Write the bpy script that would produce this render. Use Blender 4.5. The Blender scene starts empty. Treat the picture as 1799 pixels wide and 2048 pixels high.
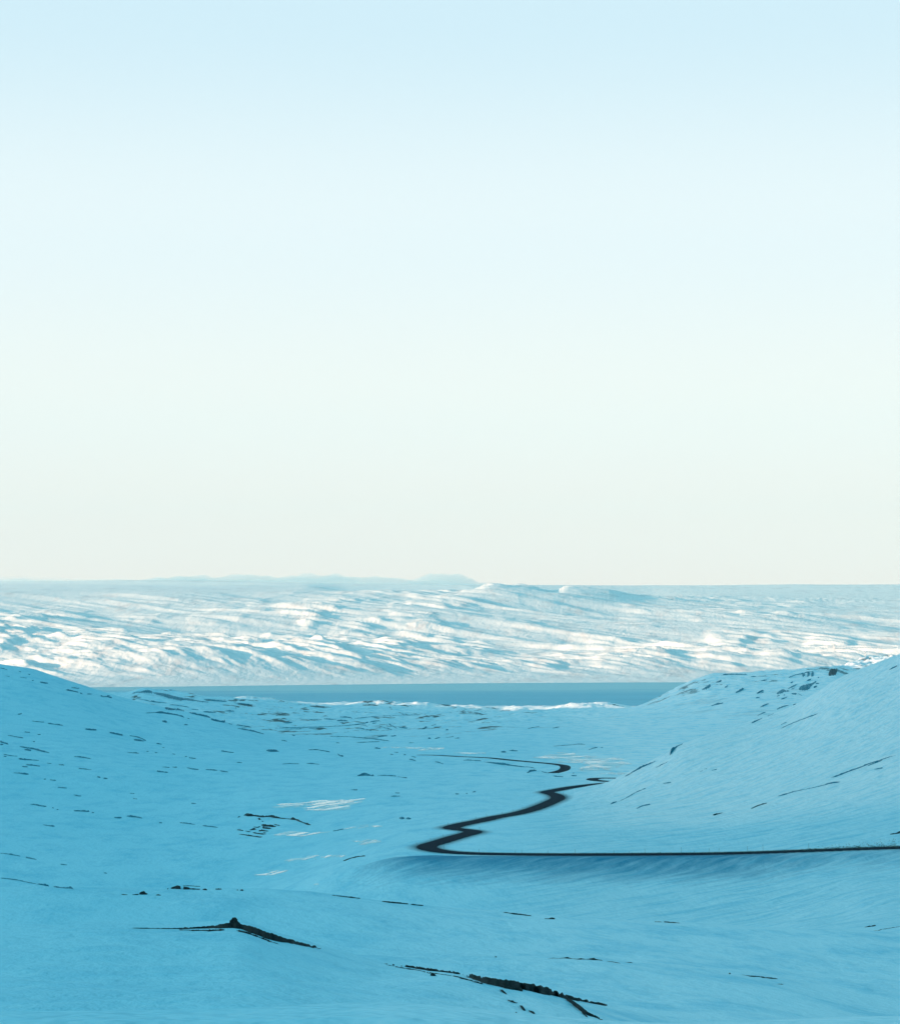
import bpy, math, random
import numpy as np

C = bpy.context.scene.collection
S = bpy.context.scene
R = math.radians

# ------------------------------------------------------------------ camera
F = 5100.0            # focal length in photo pixels (photo 1799 x 2048)
CX, HY = 899.5, 1230.0  # principal column, horizon row
SEA = -260.0
cam = bpy.data.cameras.new('camera')
cam.sensor_fit = 'HORIZONTAL'
cam.sensor_width = 36.0
cam.lens = 36.0 * F / 1799.0
cam.shift_y = (HY - 1024.0) / 1799.0
cam.clip_start = 0.5
cam.clip_end = 120000
co = bpy.data.objects.new('camera', cam)
co.location = (0, 0, 0)
co.rotation_euler = (R(90), 0, 0)
C.objects.link(co)
S.camera = co

# ------------------------------------------------------------------ sun + sky
SUN_EL, SUN_BACK = 8.0, 8.0      # low winter sun, from the left and a little behind
sv = (-math.cos(R(SUN_BACK)) * math.cos(R(SUN_EL)), -math.sin(R(SUN_BACK)) * math.cos(R(SUN_EL)), math.sin(R(SUN_EL)))
from mathutils import Vector
sl = bpy.data.lights.new('sun', 'SUN')
sl.energy = 5.0
sl.angle = R(0.5)
sl.color = (1.0, 0.60, 0.36)
so = bpy.data.objects.new('sun', sl)
so.rotation_euler = Vector(sv).to_track_quat('Z', 'Y').to_euler()
C.objects.link(so)

W = bpy.data.worlds.new('World')
S.world = W
W.use_nodes = True
nt = W.node_tree
for n in list(nt.nodes):
    nt.nodes.remove(n)
out = nt.nodes.new('ShaderNodeOutputWorld')
bg = nt.nodes.new('ShaderNodeBackground')
bg.inputs['Strength'].default_value = 0.0536
sky = nt.nodes.new('ShaderNodeTexSky')
sky.sky_type = 'NISHITA'
sky.sun_disc = False
sky.sun_elevation = R(SUN_EL)
sky.sun_rotation = math.atan2(sv[0], sv[1])
tc = nt.nodes.new('ShaderNodeTexCoord')
sx = nt.nodes.new('ShaderNodeSeparateXYZ')
nt.links.new(tc.outputs['Generated'], sx.inputs[0])
rp = nt.nodes.new('ShaderNodeValToRGB')
rp.color_ramp.interpolation = 'EASE'
SKY = [(0.0, (.99, .86, .745)), (0.03, (.98, .89, .795)), (0.08, (.90, .93, .88)), (0.15, (.80, .90, .92)),
       (0.235, (.62, .81, .90)), (0.31, (.09, .46, .62)), (0.5, (.0, .345, .505)), (1.0, (.0, .285, .455))]
el = rp.color_ramp.elements
el[0].position = SKY[0][0]; el[0].color = (*SKY[0][1], 1)
el[1].position = SKY[-1][0]; el[1].color = (*SKY[-1][1], 1)
for p, c in SKY[1:-1]:
    e = el.new(p); e.color = (*c, 1)
nt.links.new(sx.outputs['Z'], rp.inputs[0])
vm = nt.nodes.new('ShaderNodeVectorMath'); vm.operation = 'SCALE'; vm.inputs['Scale'].default_value = 11.0
nt.links.new(rp.outputs[0], vm.inputs[0])
mx = nt.nodes.new('ShaderNodeMixRGB'); mx.inputs[0].default_value = 0.03
nt.links.new(vm.outputs[0], mx.inputs[1])
nt.links.new(sky.outputs[0], mx.inputs[2])
# the horizon is brightest on the side of the sun
dp = nt.nodes.new('ShaderNodeVectorMath'); dp.operation = 'DOT_PRODUCT'; dp.inputs[1].default_value = (-.93, -.12, .34)
nt.links.new(tc.outputs['Generated'], dp.inputs[0])
gm_ = nt.nodes.new('ShaderNodeMapRange'); gm_.inputs[1].default_value = .55; gm_.inputs[2].default_value = 1.0; gm_.inputs[4].default_value = 1.0
gm_.interpolation_type = 'SMOOTHSTEP'
nt.links.new(dp.outputs['Value'], gm_.inputs[0])
gs = nt.nodes.new('ShaderNodeVectorMath'); gs.operation = 'SCALE'; gs.inputs[0].default_value = (11, 12, 11)
nt.links.new(gm_.outputs[0], gs.inputs['Scale'])
ad = nt.nodes.new('ShaderNodeVectorMath'); ad.operation = 'ADD'
nt.links.new(mx.outputs[0], ad.inputs[0]); nt.links.new(gs.outputs[0], ad.inputs[1])
nt.links.new(ad.outputs[0], bg.inputs['Color'])
nt.links.new(bg.outputs[0], out.inputs['Surface'])

S.view_settings.view_transform = 'Standard'
S.view_settings.look = 'None'
S.view_settings.exposure = 0.9
S.view_settings.gamma = 1.0
S.cycles.max_bounces = 6
S.cycles.diffuse_bounces = 3
S.cycles.volume_bounces = 1
S.cycles.use_denoising = True

# ------------------------------------------------------------------ numeric helpers
def hsh(ix, iy, seed):
    h = (ix.astype(np.int64) * 374761393 + iy.astype(np.int64) * 668265263 + seed * 1442695041) & 0xFFFFFFFF
    h = ((h ^ (h >> 13)) * 1274126177) & 0xFFFFFFFF
    h = h ^ (h >> 16)
    return (h & 0xFFFF) / 65535.0

def noise(x, y, seed=0):
    x = np.asarray(x, float); y = np.asarray(y, float)
    ix = np.floor(x); iy = np.floor(y)
    fx = x - ix; fy = y - iy
    ux = fx * fx * fx * (fx * (fx * 6 - 15) + 10); uy = fy * fy * fy * (fy * (fy * 6 - 15) + 10)
    def g(dx, dy):
        a = hsh(ix + dx, iy + dy, seed) * 2 * math.pi
        return np.cos(a) * (fx - dx) + np.sin(a) * (fy - dy)
    a = g(0, 0) * (1 - ux) + g(1, 0) * ux
    b = g(0, 1) * (1 - ux) + g(1, 1) * ux
    return (a * (1 - uy) + b * uy) * 1.5

def fbm(x, y, o=4, seed=0, gain=.5):
    s = 0; a = 1; f = 1
    for k in range(o):
        s = s + a * noise(x * f + 17.3 * k, y * f - 9.1 * k, seed + k)
        a *= gain; f *= 2.03
    return s

def ridged(x, y, o=4, seed=0, gain=.5):
    s = 0; a = 1; f = 1
    for k in range(o):
        s = s + a * (1 - 2 * np.abs(noise(x * f + 5.7 * k, y * f + 3.3 * k, seed + k)))
        a *= gain; f *= 2.1
    return s

def sstep(a, b, x):
    t = np.clip((x - a) / (b - a), 0, 1)
    return t * t * (3 - 2 * t)

def pslopes(xs, ys):
    """monotone cubic slopes along axis 0"""
    h = np.diff(xs, axis=0); d = np.diff(ys, axis=0) / h
    m = np.zeros_like(ys)
    w1 = 2 * h[1:] + h[:-1]; w2 = h[1:] + 2 * h[:-1]
    ok = d[:-1] * d[1:] > 0
    with np.errstate(divide='ignore', invalid='ignore'):
        hm = (w1 + w2) / (w1 / d[:-1] + w2 / d[1:])
    m[1:-1] = np.where(ok, hm, 0)
    m[0] = d[0]; m[-1] = d[-1]
    return m

def pchip1(xk, yk, x):
    xk = np.asarray(xk, float); yk = np.asarray(yk, float)
    x = np.clip(x, xk[0], xk[-1])
    m = pslopes(xk[:, None], yk[:, None])[:, 0]
    i = np.clip(np.searchsorted(xk, x, 'right') - 1, 0, len(xk) - 2)
    h = xk[i + 1] - xk[i]; t = (x - xk[i]) / h
    return ((1 + 2 * t) * (1 - t) ** 2 * yk[i] + t * (1 - t) ** 2 * h * m[i] + t * t * (3 - 2 * t) * yk[i + 1] + t * t * (t - 1) * h * m[i + 1])

# ------------------------------------------------------------------ terrain profile
# each station is a line across the land, front to back: points (column, row, distance)
ST = [
 [(-1500, 2120, 70), (0, 2120, 70), (700, 2110, 70), (1400, 2200, 70), (3200, 2200, 70)],
 [(-1500, 1880, 260), (0, 1858, 260), (265, 1855, 260), (400, 1853, 260), (468, 1850, 260), (560, 1872, 256), (645, 1897, 250), (765, 1928, 240),
  (900, 1947, 232), (1050, 1970, 220), (1220, 2014, 205), (1400, 2058, 195), (1800, 2150, 190), (3200, 2200, 190)],
 [(-1500, 1925, 310), (645, 1928, 310), (900, 1990, 290), (1220, 2018, 255), (1500, 2040, 250), (1800, 2080, 245), (3200, 2120, 245)],
 [(-1500, 1905, 360), (600, 1914, 360), (985, 1914, 360), (1190, 1918, 360), (1260, 1925, 360), (1550, 1957, 360), (1800, 1990, 360), (3200, 2030, 360)],
 [(-1500, 1905, 400), (600, 1920, 400), (985, 1920, 400), (1260, 1926, 400), (1550, 1945, 400), (1800, 1962, 400), (3200, 1990, 400)],
 [(-1500, 1790, 520), (0, 1779, 520), (370, 1780, 520), (480, 1782, 520), (680, 1792, 520), (840, 1812, 520), (1040, 1830, 520), (1340, 1846, 520),
  (1500, 1856, 520), (1650, 1862, 520), (1799, 1868, 520), (3200, 1890, 520)],
 [(-1500, 1900, 640), (0, 1890, 640), (900, 1900, 640), (1500, 1885, 640), (1650, 1858, 640), (1800, 1848, 640), (3200, 1840, 640)],
 [(-1500, 1780, 940), (0, 1830, 1000), (300, 1835, 1000), (450, 1840, 960), (600, 1835, 860), (750, 1855, 800), (900, 1855, 790), (1500, 1838, 790), (1650, 1815, 790), (1800, 1795, 780), (3200, 1760, 780)],
 [(-1500, 1765, 965), (0, 1828, 1025), (300, 1833, 1025), (450, 1812, 1000), (600, 1782, 945), (700, 1757, 921), (800, 1740, 910), (870, 1739, 908), (1000, 1741, 908), (1200, 1745, 907), (1400, 1747, 906), (1600, 1738, 907), (1799, 1727, 908), (3200, 1700, 908)],
 [(-1500, 1750, 985), (0, 1825, 1040), (300, 1830, 1040), (450, 1805, 1010), (600, 1770, 960), (700, 1740, 935), (800, 1718, 926), (870, 1716, 925), (1000, 1716, 925), (1200, 1715, 925), (1400, 1714, 925), (1600, 1711, 925), (1799, 1708, 925), (3200, 1690, 925)],
 [(-1500, 1500, 1100), (-500, 1720, 1100), (0, 1785, 1100), (300, 1790, 1100), (450, 1770, 1100), (600, 1735, 1100), (700, 1700, 1090), (800, 1672, 1090), (870, 1660, 1100), (950, 1655, 1100), (1100, 1654, 1100),
  (1200, 1650, 1100), (1350, 1648, 1100), (1500, 1636, 1100), (1800, 1590, 1100), (2400, 1450, 1100), (3200, 1300, 1100)],
 [(-1500, 1400, 1280), (-500, 1630, 1280), (0, 1700, 1280), (300, 1708, 1280), (450, 1698, 1280), (600, 1675, 1280), (800, 1637, 1280), (950, 1622, 1280), (1100, 1614, 1280), (1200, 1602, 1280),
  (1350, 1575, 1280), (1500, 1540, 1280), (1800, 1448, 1290), (2400, 1250, 1290), (3200, 1050, 1290)],
 [(-1500, 1350, 1420), (-500, 1570, 1420), (0, 1655, 1420), (300, 1662, 1420), (450, 1655, 1420), (600, 1636, 1420), (800, 1606, 1420), (950, 1597, 1420), (1050, 1594, 1420), (1110, 1592, 1415), (1150, 1586, 1410), (1200, 1577, 1400),
  (1250, 1550, 1400), (1310, 1519, 1410), (1367, 1487, 1420), (1440, 1462, 1450), (1500, 1443, 1480), (1584, 1413, 1500), (1634, 1383, 1500), (1677, 1356, 1500), (1740, 1331, 1500), (1799, 1309, 1500), (2400, 1060, 1500), (3200, 850, 1500)],
 [(-1500, 1300, 1620), (0, 1600, 1620), (300, 1608, 1620), (600, 1595, 1600), (850, 1574, 1580), (1000, 1568, 1570), (1150, 1566, 1560), (1250, 1565, 1560), (1350, 1565, 1580), (1500, 1510, 1620), (1800, 1420, 1700), (2400, 1250, 1750), (3200, 1100, 1750)],
 [(-1500, 1250, 1900), (0, 1520, 1900), (300, 1540, 1900), (600, 1546, 1900), (850, 1539, 1900), (1000, 1535, 1900), (1250, 1532, 1900), (1350, 1532, 1900), (1500, 1530, 1900), (1800, 1510, 2000), (2400, 1380, 2050), (3200, 1250, 2050)],
 [(-1500, 1200, 2400), (-500, 1350, 2400), (0, 1450, 2400), (150, 1465, 2400), (300, 1490, 2400), (450, 1503, 2400), (600, 1509, 2400), (750, 1511, 2400), (850, 1504, 2400), (1000, 1498, 2400), (1250, 1493, 2400), (1500, 1490, 2400), (1800, 1480, 2400), (2400, 1400, 2400), (3200, 1250, 2400)],
 [(-1500, 1100, 3200), (-500, 1230, 3200), (0, 1328, 3200), (60, 1337, 3200), (120, 1356, 3200), (175, 1374, 3200), (230, 1392, 3200), (320, 1415, 3200), (400, 1433, 3200), (470, 1452, 3200), (560, 1478, 3200), (700, 1490, 3150), (850, 1480, 3200), (1000, 1471, 3200), (1250, 1463, 3200), (1500, 1455, 3200), (1800, 1440, 3200), (2400, 1380, 3200), (3200, 1250, 3200)],
 [(-1500, 1180, 3800), (-500, 1310, 3800), (0, 1405, 3800), (150, 1420, 3800), (300, 1440, 3800), (450, 1456, 3800), (600, 1468, 3800), (850, 1463, 3800), (1000, 1457, 3800), (1250, 1449, 3800), (1500, 1430, 3800), (1800, 1410, 3800), (3200, 1250, 3800)],
 [(-1500, 1200, 4700), (-500, 1330, 4700), (0, 1412, 4700), (150, 1420, 4700), (300, 1428, 4700), (450, 1438, 4700), (600, 1449, 4700), (850, 1446, 4700), (1000, 1440, 4700), (1250, 1431, 4700), (1350, 1420, 4700), (1500, 1395, 4700), (1600, 1385, 4700), (1800, 1370, 4700), (3200, 1300, 4700)],
 [(-1500, 1220, 5600), (-500, 1330, 5600), (0, 1398, 5600), (150, 1396, 5600), (215, 1391, 5600), (250, 1389, 5600), (290, 1381, 5600), (340, 1387, 5600), (400, 1396, 5600), (460, 1405, 5600), (560, 1414, 5600), (700, 1421, 5600), (850, 1425, 5600), (1000, 1427, 5600), (1150, 1424, 5600), (1250, 1419, 5650),
  (1290, 1407, 5650), (1320, 1394, 5700), (1352, 1379, 5700), (1390, 1363, 5700), (1430, 1351, 5700), (1500, 1348, 5700), (1590, 1344, 5750), (1640, 1338, 5850), (1665, 1335, 6000), (1700, 1338, 6500), (1765, 1338, 7000), (2000, 1290, 7000), (3200, 1250, 7000)],
 [(-1500, 1300, 6700), (0, 1412, 6700), (300, 1412, 6700), (400, 1410, 6700), (455, 1404, 6700), (500, 1401, 6700), (550, 1404, 6700), (620, 1413, 6700), (690, 1411, 6700), (760, 1412, 6700), (880, 1415, 6700), (1000, 1423, 6800), (1110, 1419, 6800), (1170, 1415, 6800), (1250, 1416, 6800), (1300, 1424, 6800), (1400, 1430, 6900), (1600, 1430, 7200), (1800, 1415, 7700), (3200, 1400, 7700)],
 [(-1500, 1395, 7900), (0, 1397, 7800), (450, 1402.8, 7520), (600, 1405, 7560), (700, 1408, 7450), (880, 1412, 7285), (1000, 1414.5, 7200), (1110, 1416, 7190), (1250, 1416, 7230), (1300, 1413, 7300), (1500, 1402, 7800), (1800, 1392, 8300), (3200, 1392, 8300)],
]
UT = np.arange(-1520, 3221, 2.0)
TY = [np.full_like(UT, -600.0), np.full_like(UT, 3.0)]; TZ = [np.full_like(UT, -1.8), np.full_like(UT, -1.9)]
for st in ST:
    k = np.array(st, float)
    y = pchip1(k[:, 0], k[:, 1], UT); Y = pchip1(k[:, 0], k[:, 2], UT)
    TY.append(Y); TZ.append(-(y - HY) / F * Y)
TZ[-1][:] = SEA - 0.5
TY.append(TY[-1] + 150); TZ.append(np.full_like(UT, SEA - 8))
TY.append(TY[-1] + 600); TZ.append(np.full_like(UT, SEA - 12))
TY = np.array(TY); TZ = np.array(TZ); TM = pslopes(TY, TZ)

def gauss(x, c, w):
    return np.exp(-((x - c) / w) ** 2)

def detail(X, Y):
    u = CX + F * X / np.maximum(Y, 1)
    Yp = np.maximum(Y, 1)
    z = 0.05 * fbm(X / 4, Y / 7, 3, 3) * sstep(5, 60, Yp) * (1 - sstep(300, 700, Yp)) * 1.3
    z += 0.35 * fbm(X / 25, Y / 45, 3, 7) * sstep(40, 150, Yp) * (1 - sstep(1500, 3000, Yp))
    z += 0.9 * fbm(X / 70, Y / 130, 3, 11) * sstep(1250, 2200, Yp) * (1 - sstep(7000, 7600, Yp))
    # coastal plain knolls
    cz = sstep(3300, 4600, Yp) * (1 - sstep(7100, 7450, Yp)) * (1 - 0.72 * sstep(1080, 1260, u))
    z += cz * (5.0 * ridged(X / 170, Y / 420, 4, 21) + 1.5 * fbm(X / 50, Y / 90, 3, 25) - 2.5)
    # low rises at the shore
    sh = sstep(6200, 6600, Yp) * (1 - sstep(7150, 7420, Yp)) * sstep(420, 470, u) * (1 - sstep(1265, 1300, u))
    z += sh * .5 * ridged(X / 60, Y / 120, 4, 31)
    for cu, cY, su, sY, a_ in ((1182, 6880, 75, 190, 9), (790, 6620, 95, 230, 7), (500, 6680, 55, 160, 5), (1850, 6800, 165, 480, 26)):
        g = np.exp(-((u - cu) / su) ** 4 - ((Yp - cY) / sY) ** 2)
        z += g * (a_ + .25 * a_ * ridged(X / 28, Y / 70, 4, 33))
    # far shoulder of the hill on the right: small gullies
    mh = sstep(4800, 5300, Yp) * (1 - sstep(7000, 7500, Yp)) * sstep(1250, 1400, u)
    z += mh * 3.2 * ridged((X + .3 * Y) / 90, Y / 260, 4, 41)
    # wind streaks on the slope above and below the road
    p = (X - Y) * .7071; q = (X + Y) * .7071
    sw = sstep(900, 1150, u) * (1 - sstep(1480, 1700, Yp)) * sstep(600, 700, Yp)
    z += sw * (0.42 * noise(p / 9, q / 60, 51) + 0.30 * noise(p / 4.5, q / 34, 52) + .18 * noise(p / 2.6, q / 14, 53))
    fs = sstep(70, 160, Yp) * (1 - sstep(480, 640, Yp))
    z += fs * (0.10 * noise(X / 9, Y / 3, 61) + .07 * noise(X / 3, Y / 5, 62) + .35 * fbm(X / 30, Y / 50, 3, 63))
    return z

def ter(X, Y, det=True):
    X = np.asarray(X, float); Y = np.asarray(Y, float)
    sh = np.broadcast(X, Y).shape
    X = np.broadcast_to(X, sh).ravel(); Y = np.broadcast_to(Y, sh).ravel()
    res = np.empty(X.shape)
    for s in range(0, len(X), 120000):
        x = X[s:s + 120000]; y = Y[s:s + 120000]
        u = np.clip(CX + F * x / np.maximum(y, 1.0), -1519, 3219)
        fi = (u - UT[0]) / 2.0; i = np.minimum(fi.astype(int), len(UT) - 2); t = fi - i
        ky = TY[:, i] * (1 - t) + TY[:, i + 1] * t
        kz = TZ[:, i] * (1 - t) + TZ[:, i + 1] * t
        km = TM[:, i] * (1 - t) + TM[:, i + 1] * t
        yy = np.clip(y, ky[0], ky[-1])
        j = np.clip((ky <= yy).sum(0) - 1, 0, len(ky) - 2)
        ar = np.arange(len(x))
        y0 = ky[j, ar]; h = ky[j + 1, ar] - y0; tt = (yy - y0) / h
        res[s:s + 120000] = ((1 + 2 * tt) * (1 - tt) ** 2 * kz[j, ar] + tt * (1 - tt) ** 2 * h * km[j, ar]
                             + tt * tt * (3 - 2 * tt) * kz[j + 1, ar] + tt * tt * (tt - 1) * h * km[j + 1, ar])
    if det:
        res += detail(X, Y)
    return res.reshape(sh)

# lookup: photo pixel -> point on the land
CU = np.arange(-60, 1861, 4.0)
CY = np.exp(np.linspace(math.log(30), math.log(8300), 2600))
_X = (CU[None, :] - CX) / F * CY[:, None]
_zz = ter(_X, np.broadcast_to(CY[:, None], _X.shape))
_row = HY - F * _zz / CY[:, None]
_rm = np.minimum.accumulate(_row, axis=0)
def hit(u, y):
    c = int(round((min(max(u, -60), 1860) + 60) / 4))
    col = -_rm[:, c]
    k = int(np.searchsorted(col, -y))
    k = min(max(k, 1), len(CY) - 1)
    a, b = col[k - 1], col[k]
    t = 0 if b == a else (-y - a) / (b - a)
    t = min(max(t, 0), 1)
    if b - a > 12: t = 1.0
    Y = CY[k - 1] * (1 - t) + CY[k] * t
    return ((u - CX) / F * Y, Y)

# ------------------------------------------------------------------ materials
def mat(name):
    m = bpy.data.materials.new(name); m.use_nodes = True
    t = m.node_tree
    b = t.nodes['Principled BSDF']
    return m, t, b
def N(t, typ, **k):
    n = t.nodes.new(typ)
    for a, v in k.items():
        setattr(n, a, v)
    return n
def mapping(t, scale, rot=(0, 0, 0)):
    g = N(t, 'ShaderNodeNewGeometry'); m = N(t, 'ShaderNodeMapping')
    m.inputs['Scale'].default_value = scale; m.inputs['Rotation'].default_value = rot
    t.links.new(g.outputs['Position'], m.inputs[0])
    return m.outputs[0]
def mapping2(t, sx_, sy_, ang):
    g = N(t, 'ShaderNodeNewGeometry'); m = N(t, 'ShaderNodeMapping'); m.inputs['Rotation'].default_value = (0, 0, -R(ang))
    t.links.new(g.outputs['Position'], m.inputs[0])
    m2 = N(t, 'ShaderNodeMapping'); m2.inputs['Scale'].default_value = (sx_, sy_, 1); t.links.new(m.outputs[0], m2.inputs[0])
    return m2.outputs[0]
def tnoise(t, vec, scale, detail_=4, rough=.55):
    n = N(t, 'ShaderNodeTexNoise'); n.inputs['Scale'].default_value = scale
    n.inputs['Detail'].default_value = detail_; n.inputs['Roughness'].default_value = rough
    t.links.new(vec, n.inputs['Vector']); return n.outputs['Fac']
def ramp(t, fac, stops):
    r = N(t, 'ShaderNodeValToRGB'); e = r.color_ramp.elements
    e[0].position, e[0].color = stops[0][0], (*stops[0][1], 1)
    e[1].position, e[1].color = stops[-1][0], (*stops[-1][1], 1)
    for p, c in stops[1:-1]:
        q = e.new(p); q.color = (*c, 1)
    t.links.new(fac, r.inputs[0]); return r.outputs[0]
def rng(t, fac, a, b, c=0., d=1., smooth=False):
    m = N(t, 'ShaderNodeMapRange'); m.inputs[1].default_value = a; m.inputs[2].default_value = b
    m.inputs[3].default_value = c; m.inputs[4].default_value = d
    if smooth: m.interpolation_type = 'SMOOTHSTEP'
    t.links.new(fac, m.inputs[0]); return m.outputs[0]
def math_(t, op, a, b=None):
    m = N(t, 'ShaderNodeMath', operation=op)
    for i, v in enumerate((a, b)):
        if v is None: continue
        if isinstance(v, (int, float)): m.inputs[i].default_value = v
        else: t.links.new(v, m.inputs[i])
    return m.outputs[0]
def mixc(t, fac, a, b):
    m = N(t, 'ShaderNodeMixRGB')
    for i, v in enumerate((fac, a, b)):
        if isinstance(v, tuple): m.inputs[i].default_value = (*v, 1)
        elif isinstance(v, (int, float)): m.inputs[i].default_value = v
        else: t.links.new(v, m.inputs[i])
    return m.outputs[0]
def bump(t, b, h, dist, strength=1.0):
    n = N(t, 'ShaderNodeBump'); n.inputs['Distance'].default_value = dist; n.inputs['Strength'].default_value = strength
    t.links.new(h, n.inputs['Height']); t.links.new(n.outputs[0], b.inputs['Normal'])
def attr(t, name):
    a = N(t, 'ShaderNodeAttribute'); a.attribute_name = name; return a.outputs['Fac']

SNOW = (.80, .87, .91)
def snow_material():
    m, t, b = mat('snow')
    fine = tnoise(t, mapping(t, (1, .5, 1)), .22, 6, .6)
    wide = tnoise(t, mapping(t, (1, .35, 1)), .011, 4, .5)
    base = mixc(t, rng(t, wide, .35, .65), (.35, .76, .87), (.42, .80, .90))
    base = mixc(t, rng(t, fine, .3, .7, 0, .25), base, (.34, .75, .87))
    base = mixc(t, attr(t, 'sky_lit'), base, (.98, .97, .97))  # paler where the land catches more sky: light painted into the snow colour
    # long streaks of wind crust, ripple shading painted into their dark colour (down the slope by the road, across the wind elsewhere)
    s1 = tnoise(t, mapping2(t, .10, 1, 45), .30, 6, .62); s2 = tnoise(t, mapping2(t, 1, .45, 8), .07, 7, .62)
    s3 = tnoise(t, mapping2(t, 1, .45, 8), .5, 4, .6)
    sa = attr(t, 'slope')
    c1 = math_(t, 'MULTIPLY', rng(t, s1, .46, .66), math_(t, 'MULTIPLY', sa, math_(t, 'SUBTRACT', 1.0, math_(t, 'MULTIPLY', attr(t, 'sky_lit'), .45))))
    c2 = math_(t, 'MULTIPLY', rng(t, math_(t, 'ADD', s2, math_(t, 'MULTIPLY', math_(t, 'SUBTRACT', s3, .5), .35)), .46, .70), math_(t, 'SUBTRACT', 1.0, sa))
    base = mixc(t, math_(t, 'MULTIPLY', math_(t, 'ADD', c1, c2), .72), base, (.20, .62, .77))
    # thin ground showing through on the coast, painted embankment shade, and dirty snow thrown off the road
    pat = tnoise(t, mapping(t, (1, .42, 1)), .011, 8, .68)
    pat2 = tnoise(t, mapping(t, (1, .8, 1)), .05, 5, .6)
    thr = math_(t, 'ADD', pat, math_(t, 'MULTIPLY', math_(t, 'SUBTRACT', pat2, .5), .25))
    bare = math_(t, 'MULTIPLY', rng(t, thr, .565, .615, smooth=True), attr(t, 'bare'))
    col = mixc(t, bare, base, (.06, .065, .06))
    dn = tnoise(t, mapping(t, (1, 1, 1)), .5, 5, .7)
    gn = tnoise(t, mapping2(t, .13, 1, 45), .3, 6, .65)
    gf = rng(t, math_(t, 'ADD', attr(t, 'bank_shade'), math_(t, 'MULTIPLY', math_(t, 'SUBTRACT', gn, .5), 1.1)), .12, 1.0, 0, .95)
    gf = math_(t, 'MULTIPLY', gf, rng(t, attr(t, 'bank_shade'), 0., .12))
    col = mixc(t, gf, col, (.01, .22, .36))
    v = attr(t, 'verge')
    vf = rng(t, math_(t, 'ADD', v, math_(t, 'MULTIPLY', math_(t, 'SUBTRACT', dn, .5), .55)), .28, 1.0)
    col = mixc(t, math_(t, 'MULTIPLY', vf, rng(t, v, .02, .15)), col, (.035, .05, .06))
    t.links.new(col, b.inputs['Base Color'])
    b.inputs['Roughness'].default_value = .75
    b.inputs['Specular IOR Level'].default_value = .25
    st = tnoise(t, mapping(t, (1.2, .28, 1), (0, 0, R(45))), .35, 5, .6)
    h = math_(t, 'ADD', math_(t, 'MULTIPLY', fine, .25), math_(t, 'ADD', math_(t, 'MULTIPLY', math_(t, 'MULTIPLY', s1, sa), .9), math_(t, 'ADD', math_(t, 'MULTIPLY', s2, .8), math_(t, 'MULTIPLY', s3, .22))))
    bump(t, b, h, 1.8, 1.0)
    return m
def rock_material(name, dark, light, snowy=.5):
    m, t, b = mat(name)
    n1 = tnoise(t, mapping(t, (1, 1, 1)), 1.3, 8, .65)
    n2 = tnoise(t, mapping(t, (1, 1, 1)), 7., 6, .7)
    col = mixc(t, rng(t, n1, .35, .65), dark, light)
    col = mixc(t, rng(t, n2, .5, .75, 0, .5), col, tuple(c * .4 for c in dark))
    g = N(t, 'ShaderNodeNewGeometry'); s = N(t, 'ShaderNodeSeparateXYZ'); t.links.new(g.outputs['Normal'], s.inputs[0])
    up = rng(t, s.outputs['Z'], .75, .98)
    sn = math_(t, 'MULTIPLY', up, rng(t, n1, .62 - .12 * snowy, .72 - .12 * snowy))
    col = mixc(t, sn, col, SNOW)
    t.links.new(col, b.inputs['Base Color']); b.inputs['Roughness'].default_value = .9
    b.inputs['Specular IOR Level'].default_value = .15
    bump(t, b, n2, .12, .8)
    return m
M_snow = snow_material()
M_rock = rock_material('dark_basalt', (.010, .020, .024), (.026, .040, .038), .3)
M_rock2 = rock_material('hazed_snowy_basalt', (.02, .15, .22), (.08, .28, .36), .9)  # distant rocks: snow flecks, with haze painted in as a teal tint
M_crag = rock_material('crag_basalt', (.05, .035, .035), (.11, .075, .07), .2)

def far_material():
    m, t, b = mat('far_snow')
    pat = tnoise(t, mapping(t, (1.6, .45, 1), (0, 0, R(-18))), .0065, 9, .68)
    base = mixc(t, rng(t, pat, .52, .68, 0, .45), (.84, .83, .81), (.44, .38, .38))
    t.links.new(base, b.inputs['Base Color']); b.inputs['Roughness'].default_value = .8
    n = tnoise(t, mapping(t, (1.3, .5, 1), (0, 0, R(-18))), .02, 7, .65)
    bump(t, b, n, 8, .7)
    return m
M_far = far_material()

def water_material():
    m, t, b = mat('fjord_water')
    w = tnoise(t, mapping(t, (.25, 1, 1)), .004, 5, .6)
    wc_ = mixc(t, rng(t, w, .35, .65), (.05, .34, .50), (.08, .41, .58))
    g_ = N(t, 'ShaderNodeNewGeometry'); s_ = N(t, 'ShaderNodeSeparateXYZ'); t.links.new(g_.outputs['Position'], s_.inputs[0])
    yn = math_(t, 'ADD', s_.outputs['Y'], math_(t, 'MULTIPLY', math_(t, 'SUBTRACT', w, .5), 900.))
    t.links.new(mixc(t, rng(t, yn, 8350, 9000, 0, .8, smooth=True), wc_, (.22, .52, .60)), b.inputs['Base Color'])  # paler far belt: reflection of the lit hills painted into the water colour
    b.inputs['Roughness'].default_value = .5
    b.inputs['Specular IOR Level'].default_value = .25
    n = tnoise(t, mapping(t, (1, 1, 1)), .35, 6, .7)
    bump(t, b, n, 2.0, .9)
    return m
M_water = water_material()

def road_material():
    m, t, b = mat('wet_asphalt')
    n = tnoise(t, mapping(t, (1, 1, 1)), 1.1, 6, .6)
    t.links.new(mixc(t, rng(t, n, .35, .7), (.004, .007, .016), (.010, .014, .026)), b.inputs['Base Color'])
    b.inputs['Roughness'].default_value = .95
    b.inputs['Specular IOR Level'].default_value = .05
    bump(t, b, n, .03, .4)
    return m
M_road = road_material()

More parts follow.
